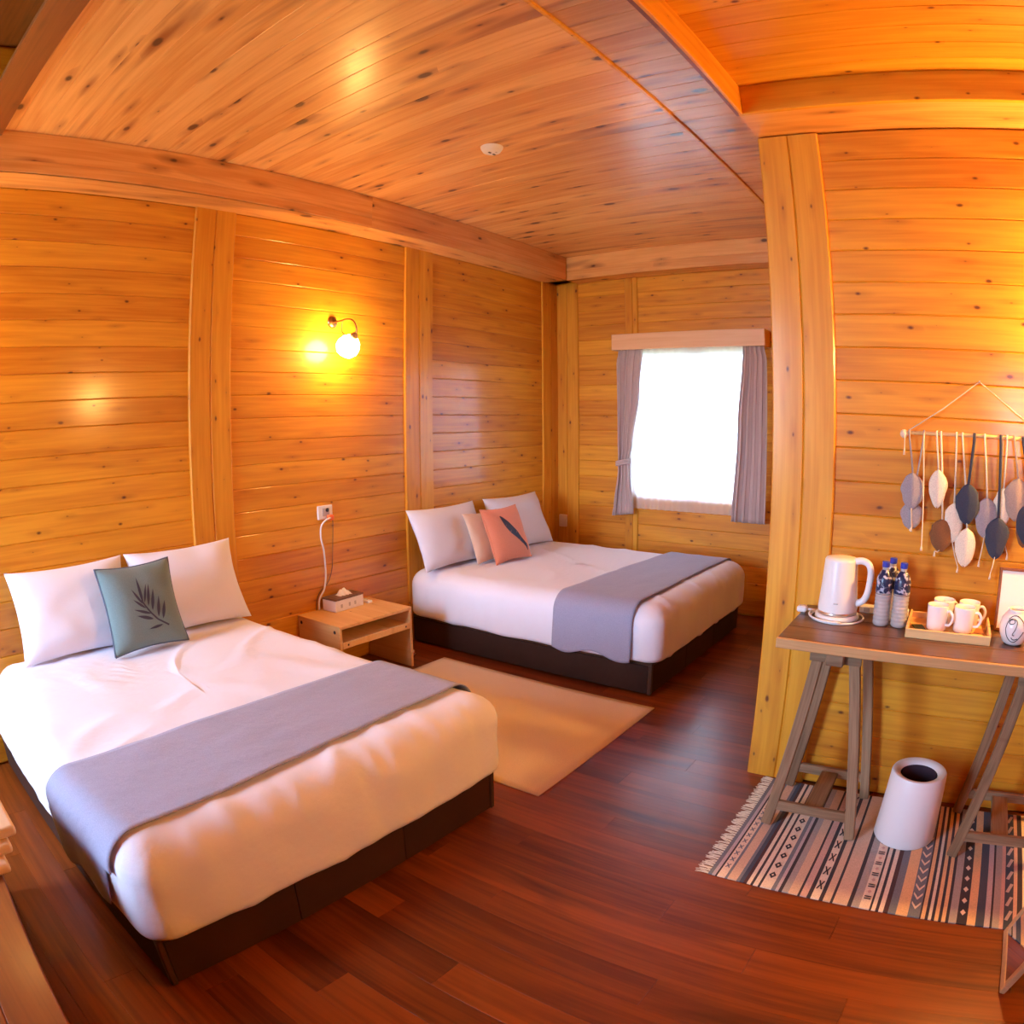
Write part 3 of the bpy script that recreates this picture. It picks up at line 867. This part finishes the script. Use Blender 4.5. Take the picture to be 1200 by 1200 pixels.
# beige rug between the beds
bm = bmesh.new(); nx, ny = 30, 24
g = [[bm.verts.new((-2.985 + 1.53 * i / nx, 2.15 + 1.135 * j / ny, .004 + .0008 * noise.noise(Vector((i * .5, j * .5, 0))))) for j in range(ny + 1)] for i in range(nx + 1)]
for i in range(nx):
    for j in range(ny): bm.faces.new((g[i][j], g[i + 1][j], g[i + 1][j + 1], g[i][j + 1]))
rg = tag(from_bm('area_rug', bm, 'beige_rug', smooth=True), 'plain beige woven rug on the floor between the beds', 'rug')
md = rg.modifiers.new('thickness', 'SOLIDIFY'); md.thickness = .004; md.offset = -1


# ------------------------------------------------------------------ sconces
def sconce(base, nrm, label, shade='lit_shade'):
    b = Vector(base); n = Vector(nrm); s = Vector((0, 0, 1)).cross(n)
    t = thing('wall_sconce', base, label, 'lamp', 'wall sconces')
    lathe('wall_plate', [(0, .020), (.026, .018), (.036, .010), (.038, 0)], b, 'brass', t, 24, n)
    arm = [b + n * a + Vector((0, 0, z)) for a, z in ((.015, 0), (.08, .0), (.15, .004), (.205, -.012), (.235, -.05), (.238, -.085), (.225, -.105))]
    tube('arm', smooth_path(arm), .0055, 'brass', t)
    tube('scroll', smooth_path([b + n * a + Vector((0, 0, z)) for a, z in ((.105, .0), (.098, -.04), (.105, -.075), (.14, -.095))]), .003, 'brass', t)
    ax = (Vector((0, 0, -1)) - n * .95).normalized()
    top = b + n * .225 + Vector((0, 0, -.10))
    lathe('cap', [(0, -.012), (.014, -.008), (.022, .008), (.026, .024), (0, .026)], top, 'brass', t, 20, ax)
    lathe('shade', [(0, .024), (.034, .028), (.058, .050), (.072, .085), (.072, .115), (.054, .145), (0, .160)], top, shade, t, 24, ax)
    return t


sconce((XW + .0006, 2.783, 2.197), (1, 0, 0), 'lit brass wall sconce between the two beds')
sconce((XW + .0006, .10, 2.197), (1, 0, 0), 'lit brass wall sconce on the headboard wall, left of the near bed')
sconce((.86, YP - .0006, 2.12), (0, -1, 0), 'lit brass wall sconce on the partition, right of the wall hanging', 'bright_lit_shade')

# smoke detector
sd = thing('smoke_detector', (-2.14, 2.75, ZC), 'round white smoke detector on the ceiling', 'detector')
lathe('body', [(0, .036), (.030, .036), (.046, .028), (.056, .012), (.060, 0)], (-2.14, 2.75, ZC - .0002), 'white_plastic', sd, 32, (0, 0, -1))
for dy in (-.018, .018): box('vent', (-2.145, 2.75 + dy - .010, ZC - .0385), (-2.133, 2.75 + dy + .010, ZC - .0355), 'black_plastic', sd, .001)
box('test_button', (-2.116, 2.745, ZC - .0375), (-2.108, 2.755, ZC - .0345), 'grey_plastic', sd)

# ------------------------------------------------------------------ striped rug with fringe
RX0, RY0, RY1, RZ = -.612, 1.985, 2.79, .005
edges = [-.612, -.597, -.584, -.577, -.547, -.537, -.502, -.490, -.475, -.462, -.448, -.438, -.420, -.411, -.369, -.354, -.342, -.329, -.305, -.270, -.261, -.236, -.221, -.190, -.175, -.148, -.138, -.084,
         -.069, -.040, -.002, .006, .021, .033, .050, .068, .097, .141, .186, .192, .207, .219, .231, .243, .258, .270, .285, .297, .327, .367, .400, .434, .456, .465, .493, .509, .546, .562, .584]
cols = 'slate lavender charcoal cream slate sand slate navy maroon cream charcoal cream charcoal cream slate lavender charcoal stone sand charcoal rose charcoal cream charcoal sand charcoal sand charcoal stone cream charcoal cream charcoal cream maroon slate gold slate charcoal gold charcoal cream charcoal gold charcoal gold charcoal stone charcoal gold navy lavender charcoal stone rose navy rose charcoal'.split()
pal = ['slate', 'lavender', 'charcoal', 'cream', 'sand', 'navy', 'maroon', 'stone', 'rose', 'gold']
ext = [('cream', .03), ('charcoal', .012), ('sand', .05), ('slate', .03), ('charcoal', .014), ('gold', .04), ('navy', .04), ('cream', .02), ('charcoal', .02), ('rose', .03), ('stone', .05), ('charcoal', .02)]
for c_, w_ in ext * 2: cols.append(c_); edges.append(edges[-1] + w_)
vs, fs, mi = [], [], []
NYR = 12
for k, c_ in enumerate(cols):
    for j in range(NYR):
        q = len(vs); ya, yb = RY0 + (RY1 - RY0) * j / NYR, RY0 + (RY1 - RY0) * (j + 1) / NYR
        def hz(x, y): return RZ + .0012 * noise.noise(Vector((x * 9, y * 5, 2)))
        for x, y in ((edges[k], ya), (edges[k + 1], ya), (edges[k + 1], yb), (edges[k], yb)): vs.append((x, y, hz(x, y)))
        fs.append((q, q + 1, q + 2, q + 3)); mi.append(pal.index(c_))
me = bpy.data.meshes.new('striped_rug'); me.from_pydata(vs, [], fs)
for c_ in pal: me.materials.append(M('weave_' + c_))
for p, m_ in zip(me.polygons, mi): p.material_index = m_
bm = bmesh.new(); bm.from_mesh(me); bmesh.ops.remove_doubles(bm, verts=bm.verts[:], dist=.0001); bm.to_mesh(me); bm.free()
rt = thing('striped_rug', (RX0, RY0, 0), 'striped blue, cream and charcoal woven rug with fringe under the trestle table', 'rug')
rw = link('weave', me, None, rt); md = rw.modifiers.new('thickness', 'SOLIDIFY'); md.thickness = .004; md.offset = -1
ZM = RZ + .0018


def motif(name, poly, ylist, mat, dz=0.):
    """one woven figure per place in ylist; poly in (x, dy)"""
    me = bpy.data.meshes.new(name); me.from_pydata([(x - RX0, y, ZM + dz) for x, y in poly], [], [tuple(range(len(poly)))]); me.materials.append(M(mat))
    for y in ylist:
        o = bpy.data.objects.new(name, me); C.objects.link(o); o.parent = rt; o.location = (0, y - RY0, 0)


def ex(x, a, b, w_):
    return [(x - a, -b), (x - a + w_, -b), (x, -w_), (x + a - w_, -b), (x + a, -b), (x + w_ * .7, 0), (x + a, b), (x + a - w_, b), (x, w_), (x - a + w_, b), (x - a, b), (x - w_ * .7, 0)]


def dia(x, y, a, b): return [(x - a, y), (x, y - b), (x + a, y), (x, y + b)]


def bar(x0, y0, x1, y1, w_):
    d = Vector((x1 - x0, y1 - y0)).normalized(); nn = Vector((-d.y, d.x)) * w_ / 2
    return [(x0 + nn.x, y0 + nn.y), (x1 + nn.x, y1 + nn.y), (x1 - nn.x, y1 - nn.y), (x0 - nn.x, y0 - nn.y)]


ys = lambda y0, p: [y0 + p * k for k in range(int((RY1 - .02 - y0) / p) + 1)]
motif('diamond', dia(-.390, 0, .014, .022), ys(2.067, .068), 'weave_charcoal'); motif('diamond_centre', dia(-.390, 0, .005, .007), ys(2.067, .068), 'weave_cream', .0006)
motif('cross', ex(-.562, .010, .013, .005), ys(2.06, .046), 'weave_slate')
motif('cross', ex(-.2055, .012, .027, .006), ys(2.071, .094), 'weave_charcoal')
for d in (-.0065, .0065): motif('bar', [(-.034, d - .0035), (-.008, d - .0035), (-.008, d + .0035), (-.034, d + .0035)], ys(2.05, .075), 'weave_charcoal')
motif('diamond', dia(-.021, 0, .008, .012), ys(2.087, .075), 'weave_rose')
motif('chevron', [(.146, .020), (.1635, -.012), (.181, .020), (.181, .034), (.1635, .004), (.146, .034)], ys(2.04, .056), 'weave_cream')
motif('diamond', dia(.347, 0, .011, .018), ys(2.049, .071), 'weave_cream')
motif('slanted_bar', bar(.518, -.028, .538, .028, .014), ys(2.06, .085), 'weave_lavender')
rnd = random.Random(3)
tas = []
for v_ in range(4):
    bm = bmesh.new()
    for s in range(3):
        a = rnd.uniform(-.4, .4); L_ = rnd.uniform(.042, .056)
        add_tube(bm, [(0, (s - 1) * .003, .003), (-L_ * .5, (s - 1) * .004 + a * .01, .004), (-L_, (s - 1) * .006 + a * .03, .002)], [.0016, .0016, .0012], 5)
    me = bpy.data.meshes.new('tassel'); bm.to_mesh(me); bm.free(); me.materials.append(M('cream_yarn')); tas.append(me)
y = RY0 + .006
k = 0
while y < RY1:
    o = bpy.data.objects.new('tassel', tas[k % 4]); C.objects.link(o); o.parent = rt; o.location = (0, y - RY0, 0); o.rotation_euler = (0, 0, rnd.uniform(-.2, .2)); y += .0165; k += 1

# ------------------------------------------------------------------ trestle table
DT = .825
tt = thing('trestle_table', (-.05, 2.55, 0), 'rustic wooden table top resting on two trestles by the partition', 'table')
DX0, DX1, DY0, DY1 = -.56, .68, 2.295, 2.795
for k in range(3):
    ya, yb = DY0 + .0 + (DY1 - DY0) * k / 3, DY0 + (DY1 - DY0) * (k + 1) / 3
    box('top_plank', (DX0, ya + (.012 if k == 0 else 0), DT - .034), (DX1, yb - .0012, DT), 'desk_top_wood', tt, .0025)
box('front_edging', (DX0 - .002, DY0, DT - .038), (DX1 + .002, DY0 + .012, DT - .0005), 'desk_edge_wood', tt, .003)


def slat(name, p, q, wx, wy, parent, mat='trestle_wood'):
    """square bar from p to q; local X is its length"""
    p, q = Vector(p), Vector(q); d = (q - p); L_ = d.length; ex = d.normalized()
    ey = Vector((0, 1, 0)) if abs(ex.y) < .9 else Vector((1, 0, 0)); ez = ex.cross(ey).normalized(); ey = ez.cross(ex)
    bm = bmesh.new(); add_box(bm, (0, -wy / 2, -wx / 2), (L_, wy / 2, wx / 2), .003)
    o = from_bm(name, bm, mat, parent, local=True)
    o.matrix_local = Matrix(((ex.x, ey.x, ez.x, p.x - parent.location.x), (ex.y, ey.y, ez.y, p.y - parent.location.y), (ex.z, ey.z, ez.z, p.z - parent.location.z), (0, 0, 0, 1)))
    return o


def trestle(cx, label):
    t = thing('trestle', (cx, 2.59, 0), label, 'trestle', 'table trestles'); ZT = DT - .035; Z0 = RZ + .0045
    yf, yb = 2.405, 2.755
    box('top_beam', (cx - .034, yf - .055, ZT - .062), (cx + .034, yb + .02, ZT), 'trestle_wood', t, .004)
    for y in (yf, yb):
        for s in (-1, 1): slat('leg', (cx + s * .178, y, Z0), (cx + s * .0635, y, ZT - .010), .042, .030, t)
        slat('crossbar', (cx - .163, y - (.001 if y == yf else -.001), .105), (cx + .163, y - (.001 if y == yf else -.001), .105), .042, .022, t)
        box('gusset', (cx - .098, y - .027 if y == yf else y + .016, ZT - .060), (cx + .098, y - .016 if y == yf else y + .027, ZT - .005), 'trestle_wood', t, .002)
    slat('stretcher', (cx, yf + .012, .105), (cx, yb - .012, .105), .018, .075, t)
    return t


trestle(-.35, 'weathered wooden trestle under the left end of the table, below the kettle')
trestle(.445, 'weathered wooden trestle under the right end of the table')

# waste bin
bn = thing('waste_bin', (.046, 2.515, 0), 'white round waste bin standing on the striped rug', 'bin')
zb = RZ + .0045
bo = lathe('body', [(0, zb), (.128, zb), (.131, zb + .006), (.116, zb + .285), (.112, zb + .292)], (.046, 2.515, 0), 'bin_white', bn, 48); auto_smooth(bo)
lathe('rim', [(.112, zb + .292), (.106, zb + .294), (.082, zb + .284), (.078, zb + .276)], (.046, 2.515, 0), 'bin_white', bn, 48)
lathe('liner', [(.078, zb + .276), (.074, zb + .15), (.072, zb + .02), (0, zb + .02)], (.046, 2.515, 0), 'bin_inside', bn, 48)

# kettle
KC = Vector((-.405, 2.645, DT))
kt = thing('electric_kettle', KC, 'white electric kettle on its base at the left end of the table', 'kettle')
lathe('base', [(0, .0005), (.086, .0005), (.090, .006), (.088, .018), (.080, .022), (0, .022)], KC, 'white_plastic', kt, 40)
lathe('collar', [(0, .022), (.079, .022), (.080, .030), (.078, .034), (0, .034)], KC, 'steel', kt, 40)
bo = lathe('body', [(0, .034), (.079, .034), (.080, .045), (.072, .13), (.066, .215), (.065, .222), (0, .222)], KC, 'white_plastic', kt, 44); auto_smooth(bo)
lathe('lid', [(.0655, .221), (.0655, .228), (.060, .236), (.030, .240), (0, .241)], KC, 'white_plastic', kt, 40)
hd = [KC + Vector(p) for p in ((.055, -.01, .226), (.085, -.012, .232), (.112, -.014, .222), (.123, -.015, .195), (.122, -.015, .150), (.116, -.014, .110), (.103, -.012, .082), (.080, -.010, .068), (.068, -.009, .062))]
bm = bmesh.new(); add_tube(bm, smooth_path(hd), .0135, 12); from_bm('handle', bm, 'white_plastic', kt, smooth=True)
sp = bmesh.new(); add_tube(sp, [KC + Vector((-.040, .033, .180)), KC + Vector((-.052, .044, .205)), KC + Vector((-.058, .049, .217))], [.026, .020, .013], 14); from_bm('spout', sp, 'white_plastic', kt, smooth=True)
box('badge', (KC.x - .006, KC.y - .0795, KC.z + .070), (KC.x + .012, KC.y - .077, KC.z + .075), 'grey_plastic', kt)
kc = thing('kettle_cord', KC + Vector((-.1, 0, 0)), 'white cord coiled around the foot of the kettle, plug at its left', 'cord')
pts = []
for k in range(70):
    a = math.radians(150 + k * 7.2); r = .104 + .010 * k / 70; pts.append((KC.x + r * math.cos(a), KC.y + r * math.sin(a), DT + .0045 + .006 * (k > 48) * min(1, (k - 48) / 6)))
tube('cord', pts, .004, 'white_plastic', kc)
box('plug', (-.575, 2.655, DT + .001), (-.535, 2.690, DT + .026), 'white_plastic', kc, .006, mtx=None)
tube('plug_tail', [(-.537, 2.672, DT + .013), (-.520, 2.685, DT + .010), (-.500, 2.698, DT + .006)], .005, 'white_plastic', kc)
ps = thing('power_strip', (-.30, 2.765, DT), 'white power strip behind the kettle and bottles', 'power strip')
box('case', (-.33, 2.755, DT), (-.12, 2.792, DT + .032), 'white_plastic', ps, .005)
for k in range(3): box('outlet', (-.31 + k * .06, 2.7545, DT + .008), (-.285 + k * .06, 2.7555, DT + .024), 'grey_plastic', ps)

# water bottles
def bottle(x, y, label):
    b = thing('water_bottle', (x, y, DT), label, 'bottle', 'water bottles')
    prof = [(0, .001), (.026, .001), (.031, .006)]
    z = .012
    while z < .115: prof += [(.0325, z), (.0325, z + .008), (.0305, z + .011)]; z += .0145
    prof += [(.0325, .122), (.0325, .128)]
    lathe('body', prof, b.location, 'clear_bottle', b, 24)
    lathe('label', [(.0325, .128), (.033, .130), (.033, .172), (.030, .186), (.020, .203), (.0135, .212)], b.location, 'bottle_label', b, 24)
    lathe('neck', [(.0135, .212), (.0125, .216), (.0145, .219), (.0125, .222)], b.location, 'clear_bottle', b, 20)
    lathe('cap', [(.0135, .2215), (.0150, .223), (.0150, .240), (.0135, .243), (0, .243)], b.location, 'cap_blue', b, 20, smooth=False)


bottle(-.222, 2.615, 'blue-capped water bottle in front beside the kettle')
bottle(-.150, 2.618, 'blue-capped water bottle in front beside the mug tray')
bottle(-.200, 2.700, 'blue-capped water bottle standing behind the two front ones')

# tray, mugs, sachets
TX0, TX1, TY0, TY1 = -.112, .222, 2.488, 2.752
tr = thing('serving_tray', (.055, 2.62, DT), 'pale wooden tray holding the white mugs', 'tray')
box('bottom', (TX0 + .010, TY0 + .010, DT + .002), (TX1 - .010, TY1 - .010, DT + .010), 'pale_wood', tr)
for a, b in (((TX0, TY0), (TX1, TY0 + .010)), ((TX0, TY1 - .010), (TX1, TY1))): box('long_side', (*a, DT), (*b, DT + .034), 'pale_wood', tr, .002)
for a, b in (((TX0, TY0 + .010), (TX0 + .010, TY1 - .010)), ((TX1 - .010, TY0 + .010), (TX1, TY1 - .010))):
    p = box('short_side', (*a, DT), (*b, DT + .042), 'pale_wood', tr, .002)
    box('grip_slot', (a[0] - .0004, 2.585, DT + .020), (b[0] + .0004, 2.655, DT + .031), 'cork_dark', p)


def mug(x, y, rz, label):
    m_ = thing('mug', (x, y, DT + .010), label, 'mug', 'white mugs on the tray', 0)
    bo = lathe('cup', [(0, .0005), (.036, .0005), (.040, .006), (.044, .092), (.0435, .095), (.0415, .094), (.0385, .010), (0, .008)], m_.location, 'white_ceramic', m_, 32)
    c, s = math.cos(rz), math.sin(rz); q = m_.location
    hp = [q + Vector((c * a, s * a, z)) for a, z in ((.040, .074), (.056, .078), (.068, .064), (.068, .044), (.057, .027), (.039, .025))]
    tube('handle', smooth_path(hp), .0055, 'white_ceramic', m_, 8)


mug(.004, 2.605, -.5, 'white mug at the front left of the tray')
mug(.112, 2.610, -.2, 'white mug at the front right of the tray')
mug(.026, 2.700, .6, 'white mug at the back left of the tray')
mug(.132, 2.696, .1, 'white mug at the back right of the tray')
for nm, x, y, rz, mat, lab in (('tea_sachet', -.066, 2.60, .3, 'tea_green', 'dark green tea sachet in the tray left of the mugs'), ('tea_sachet', .185, 2.63, -.2, 'tea_brown', 'brown tea sachet in the tray right of the mugs'), ('tea_sachet', .178, 2.545, .2, 'tea_yellow', 'yellow tea sachet in the front right corner of the tray')):
    bm = bmesh.new(); add_box(bm, (-.022, -.028, 0), (.022, .028, .005), .002); add_box(bm, (-.022, .028, .001), (.022, .034, .003)); add_box(bm, (-.022, -.034, .001), (.022, -.028, .003))
    bm.transform(Matrix.Translation((x, y, DT + .0105)) @ Matrix.Rotation(rz, 4, 'Z'))
    tag(from_bm(nm, bm, mat), lab, 'sachet', 'sachets in the tray')

# framed picture and face vase
fr = thing('picture_frame', (.35, 2.72, DT), 'white board in an orange wooden frame leaning at the back of the table', 'frame')
fm = Matrix.Translation((.245, 2.700, DT + .002)) @ Matrix.Rotation(math.radians(-12), 4, 'X')
box('board', (.010, .004, .010), (.215, .010, .230), 'paper', fr, mtx=fm)
for a, b in (((0, 0, 0), (.012, .016, .240)), ((.213, 0, 0), (.225, .016, .240)), ((.012, 0, 0), (.213, .016, .012)), ((.012, 0, .228), (.213, .016, .240))): box('frame_bar', a, b, 'cabinet_wood', fr, .002, mtx=fm)
VC = Vector((.318, 2.555, DT))
vz = thing('face_vase', VC, 'round white vase with a black line-drawn face', 'vase')
vp = [(0, .0008), (.032, .0008), (.046, .010), (.060, .040), (.064, .065), (.058, .092), (.043, .112), (.034, .120), (.036, .128), (.030, .128), (.028, .118), (.036, .108), (.050, .070), (.030, .012), (0, .010)]
lathe('body', vp, VC, 'white_ceramic', vz, 44)


def vr(z):
    for (r0_, z0_), (r1_, z1_) in zip(vp, vp[1:9]):
        if z <= z1_: return r0_ + (r1_ - r0_) * (z - z0_) / max(1e-6, z1_ - z0_)
    return .03


def vpt(a, z):                              # a: metres to the right along the vase as seen from the camera
    r = vr(z); d = Vector((-VC.x, -VC.y, 0)).normalized(); s = Vector((-d.y, d.x, 0)); th = a / .062
    return VC + (d * math.cos(th) + s * math.sin(th)) * (r + .0008) + Vector((0, 0, z))


for P in ([(-.018, .083), (-.006, .087), (-.002, .095), (-.012, .101), (-.026, .098), (-.034, .085), (-.036, .060), (-.028, .036), (-.014, .022), (.004, .019), (.018, .028), (.030, .046), (.038, .060)],
          [(-.018, .083), (-.026, .088), (-.022, .097), (-.006, .101), (.006, .096), (.008, .085), (.003, .068), (-.004, .054), (-.006, .047), (.002, .045)],
          [(-.010, .036), (-.002, .029), (.010, .030), (.018, .034)], [(-.034, .098), (-.018, .110), (.006, .112), (.026, .104), (.038, .088), (.041, .070)]):
    pp = smooth_path([(a, z, 0) for a, z in P], 4)
    tube('drawn_line', [vpt(p.x, p.y) for p in pp], .0014, 'black_plastic', vz, 6)

# ------------------------------------------------------------------ wall hanging
YH = 2.784
wh = thing('wall_hanging', (.125, YH, 1.54), 'macrame wall hanging of grey, cream, brown and navy feathers on a rod', 'wall hanging')
tube('rod', [(-.205, YH, 1.540), (.12, YH, 1.543), (.455, YH, 1.540)], .0075, 'pale_wood', wh, 10)
tube('hanging_cord', [(-.172, YH, 1.548), (-.03, YH + .008, 1.637), (.122, YH + .018, 1.746), (.128, YH + .018, 1.746), (.28, YH + .008, 1.637), (.422, YH, 1.548)], .0022, 'cream_yarn', wh, 6)
lathe('nail', [(0, .035), (.004, .035), (.004, 0)], (.125, YP - .0006, 1.748), 'steel', wh, 10, (0, -1, 0))
for x in (-.190, .440):
    bm = bmesh.new(); bmesh.ops.create_uvsphere(bm, u_segments=10, v_segments=8, radius=.017, matrix=Matrix.Translation((x, YH, 1.535)))
    add_tube(bm, [(x + .004, YH - .012, 1.53), (x + .004, YH - .014, 1.485), (x + .003, YH - .014, 1.455)], [.0025, .0025, .005], 6); from_bm('knot', bm, 'cream_yarn', wh, smooth=True)


def feather(u, v, wpx, hpx, mat, su, stem, depth, tail=None):
    c = px_y(u, v, YH - depth); k = (px_y(u + 10, v, YH - depth) - c).length / 10
    wd, h = wpx * k / 2, hpx * k / 2
    n = 12; vs, fs = [], []
    prof = [(-1, .05), (-.93, .34), (-.8, .60), (-.6, .84), (-.35, .98), (-.1, 1.0), (.2, .94), (.5, .78), (.75, .55), (.92, .28), (1, .06)]
    R = random.Random(int(u * 7 + v))
    for sgn, dz in ((1, -1), (-1, 1)):
        pass
    bm = bmesh.new(); F, Bk = [], []
    for t, wv in prof:
        row = []
        for s in range(-4, 5):
            q = s / 4; jag = 1 + (R.uniform(-.11, .08) if abs(s) == 4 else 0)
            row.append(Vector((c.x + q * wd * wv * jag, c.y - .010 * (1 - q * q) * (1 - t * t) ** .5 - (.002 if s == 0 else 0), c.z - t * h + abs(q) * h * -.10)))
        F.append([bm.verts.new(p) for p in row]); Bk.append([bm.verts.new(p + Vector((0, .007, 0))) for p in row])
    for A, B in zip(F, F[1:]):
        for i in range(8): bm.faces.new((A[i], A[i + 1], B[i + 1], B[i]))
    for A, B in zip(Bk, Bk[1:]):
        for i in range(8): bm.faces.new((B[i], B[i + 1], A[i + 1], A[i]))
    for A, B, A2, B2 in zip(F, F[1:], Bk, Bk[1:]):
        bm.faces.new((A[0], B[0], B2[0], A2[0])); bm.faces.new((A[8], A2[8], B2[8], B[8]))
    for i in range(8): bm.faces.new((F[0][i], Bk[0][i], Bk[0][i + 1], F[0][i + 1])); bm.faces.new((F[-1][i], F[-1][i + 1], Bk[-1][i + 1], Bk[-1][i]))
    f = from_bm('feather', bm, mat, wh, smooth=True)
    x0 = px_y(su, 510, YH).x
    st_ = bmesh.new(); add_tube(st_, [(x0, YH - .009, 1.553), (x0, YH - .011, 1.53), ((x0 + c.x) / 2, YH - depth * .6 - .004, (1.53 + c.z + h) / 2), (c.x, c.y - .004, c.z + h * .92)], .0065 if 'navy' in stem else .0040, 6)
    from_bm('strap', st_, stem, wh, smooth=True)
    if tail:
        e = px_y(*tail, YH - depth)
        tube('tail_cord', [(c.x, c.y - .001, c.z - h * .93), ((c.x + e.x) / 2, c.y, (c.z - h + e.z) / 2), (e.x, e.y, e.z + .012), (e.x, e.y, e.z), (e.x - .001, e.y, e.z - .010)], [.0022, .0022, .0022, .0045, .0052], 'cream_yarn', wh, 6)


fe = [(1068, 603, 26, 30, 'felt_grey', 1083, 'felt_grey', .004, (1067, 619)), (1069, 574, 27, 40, 'felt_grey', 1066, 'felt_grey', .018, (1068, 620)), (1099, 571, 22, 41, 'felt_cream', 1098, 'felt_cream', .012, None),
      (1103, 626, 27, 35, 'felt_brown', 1103, 'felt_cream', .010, (1095, 649)), (1117, 611, 23, 42, 'felt_cream', 1121, 'felt_cream', .005, (1122, 668)), (1134, 589, 28, 43, 'felt_navy', 1142, 'felt_navy', .018, None),
      (1131.5, 640, 25, 41, 'felt_cream', 1128, 'felt_cream', .012, None), (1155.5, 605, 28, 42, 'felt_grey', 1154, 'felt_cream', .008, (1147, 661)), (1168, 629, 28, 43, 'felt_navy', 1173, 'felt_navy', .017, (1160, 676)),
      (1175, 594, 22, 42, 'felt_cream', 1180, 'felt_cream', .004, (1180, 653)), (1192, 584, 31, 44, 'felt_taupe', 1189, 'felt_taupe', .012, None), (1205, 612, 28, 44, 'felt_navy', 1199, 'felt_navy', .019, (1204, 660))]
for a in fe: feather(*a)
for u, v in ((1083, 641), (1057, 617)):
    a = px_y(u, 510, YH); e = px_y(u - 3, v, YH)
    if u == 1083: tube('tail_cord', [(a.x, YH - .009, 1.552), (a.x, YH - .022, 1.50), (e.x, YH - .024, e.z + .01), (e.x, YH - .024, e.z), (e.x, YH - .024, e.z - .01)], [.0026, .0026, .0024, .0048, .0055], 'cream_yarn', wh, 6)
for x, z, mat in ((.36, 1.30, 'felt_cream'), (.40, 1.37, 'felt_grey'), (.335, 1.22, 'felt_brown')):
    bm = bmesh.new(); add_lathe(bm, [(0, -.085), (.02, -.07), (.036, -.03), (.038, .02), (.022, .07), (0, .085)], (0, 0, 0), 16)
    bm.transform(Matrix.Translation((x, YH - .006, z)) @ Matrix.Diagonal((1, .18, 1, 1)).to_4x4()); from_bm('feather', bm, mat, wh, smooth=True)
    tube('strap', [(x, YH - .009, 1.552), (x, YH - .010, z + .07)], .003, 'felt_cream', wh, 6)

# ------------------------------------------------------------------ near objects at the frame's lower corners
# leaning floor mirror, lower right
q = NT('mirror_glass'); q.b.inputs['Base Color'].default_value = (.86, .86, .86, 1); q.b.inputs['Metallic'].default_value = 1; q.b.inputs['Roughness'].default_value = .03
sf = thing('floor_mirror', (.522, 1.655, 0), 'pale wood framed mirror leaning on the floor in front of the striped rug', 'mirror')
mt = Matrix.Translation((.522, 1.655, .003)) @ Matrix.Rotation(math.radians(91.2), 4, 'Z') @ Matrix.Rotation(math.radians(17), 4, 'X')    # x along the foot, -y faces the room on the right, z up the glass
mt = mt @ Matrix.Scale(-1, 4, (0, 1, 0))
MW, MH = .316, 1.25
for x in (0, MW - .028): box('side_bar', (x, -.004, .028), (x + .028, .018, MH - .028), 'stand_wood', sf, .003, mtx=mt)
for z in (0, MH - .028): box('cross_bar', (0, -.004, z), (MW, .018, z + .028), 'stand_wood', sf, .003, mtx=mt)
box('glass', (.026, -.0015, .026), (MW - .026, .004, MH - .026), 'mirror_glass', sf, mtx=mt)
tube('back_leg', [(1.05, 1.81, .010), (.83, 1.81, .95)], .010, 'stand_wood', sf)
# wooden cabinet, lower left, with a little stack of cloths on its end
cbn = thing('low_cabinet', (-1.7, -.15, 0), 'low brown wooden cabinet along the photo\'s lower left edge', 'cabinet')
ZK = .45
cang = math.atan2(.051 - .104, -1.121 + 1.804)
mk = Matrix.Translation((-1.804, .100, 0)) @ Matrix.Rotation(cang, 4, 'Z')
for k in range(3): box('top_board', (-.55, -.42 + k * .14, ZK - .025), (1.0, -.42 + (k + 1) * .14 - .001, ZK), 'cabinet_wood', cbn, .003, mtx=mk)
for x in (-.53, .96): box('side_panel', (x, -.41, 0), (x + .02, -.012, ZK - .025), 'cabinet_wood', cbn, mtx=mk)
for k in range(2):
    p = box('door', (-.51 + k * .735, -.032, .03), (.22 + k * .735, -.012, ZK - .03), 'cabinet_wood', cbn, .002, mtx=mk)
box('back_panel', (-.51, -.41, 0), (.96, -.395, ZK - .025), 'cabinet_wood', cbn, mtx=mk)
for k in range(3):
    xe, ye = ((-1.80, .192), (-1.775, .160), (-1.735, .128))[k]
    bm = bmesh.new(); add_box(bm, (-2.25, -.10, ZK + .0705 - k * .035), (xe, ye, ZK + .1045 - k * .035), .012, seg=3)
    tag(from_bm('folded_cloth', bm, 'towel', smooth=True), ('top', 'middle', 'bottom')[k] + ' cream folded cloth of the small stack at the left edge', 'cloth', 'folded cloths')
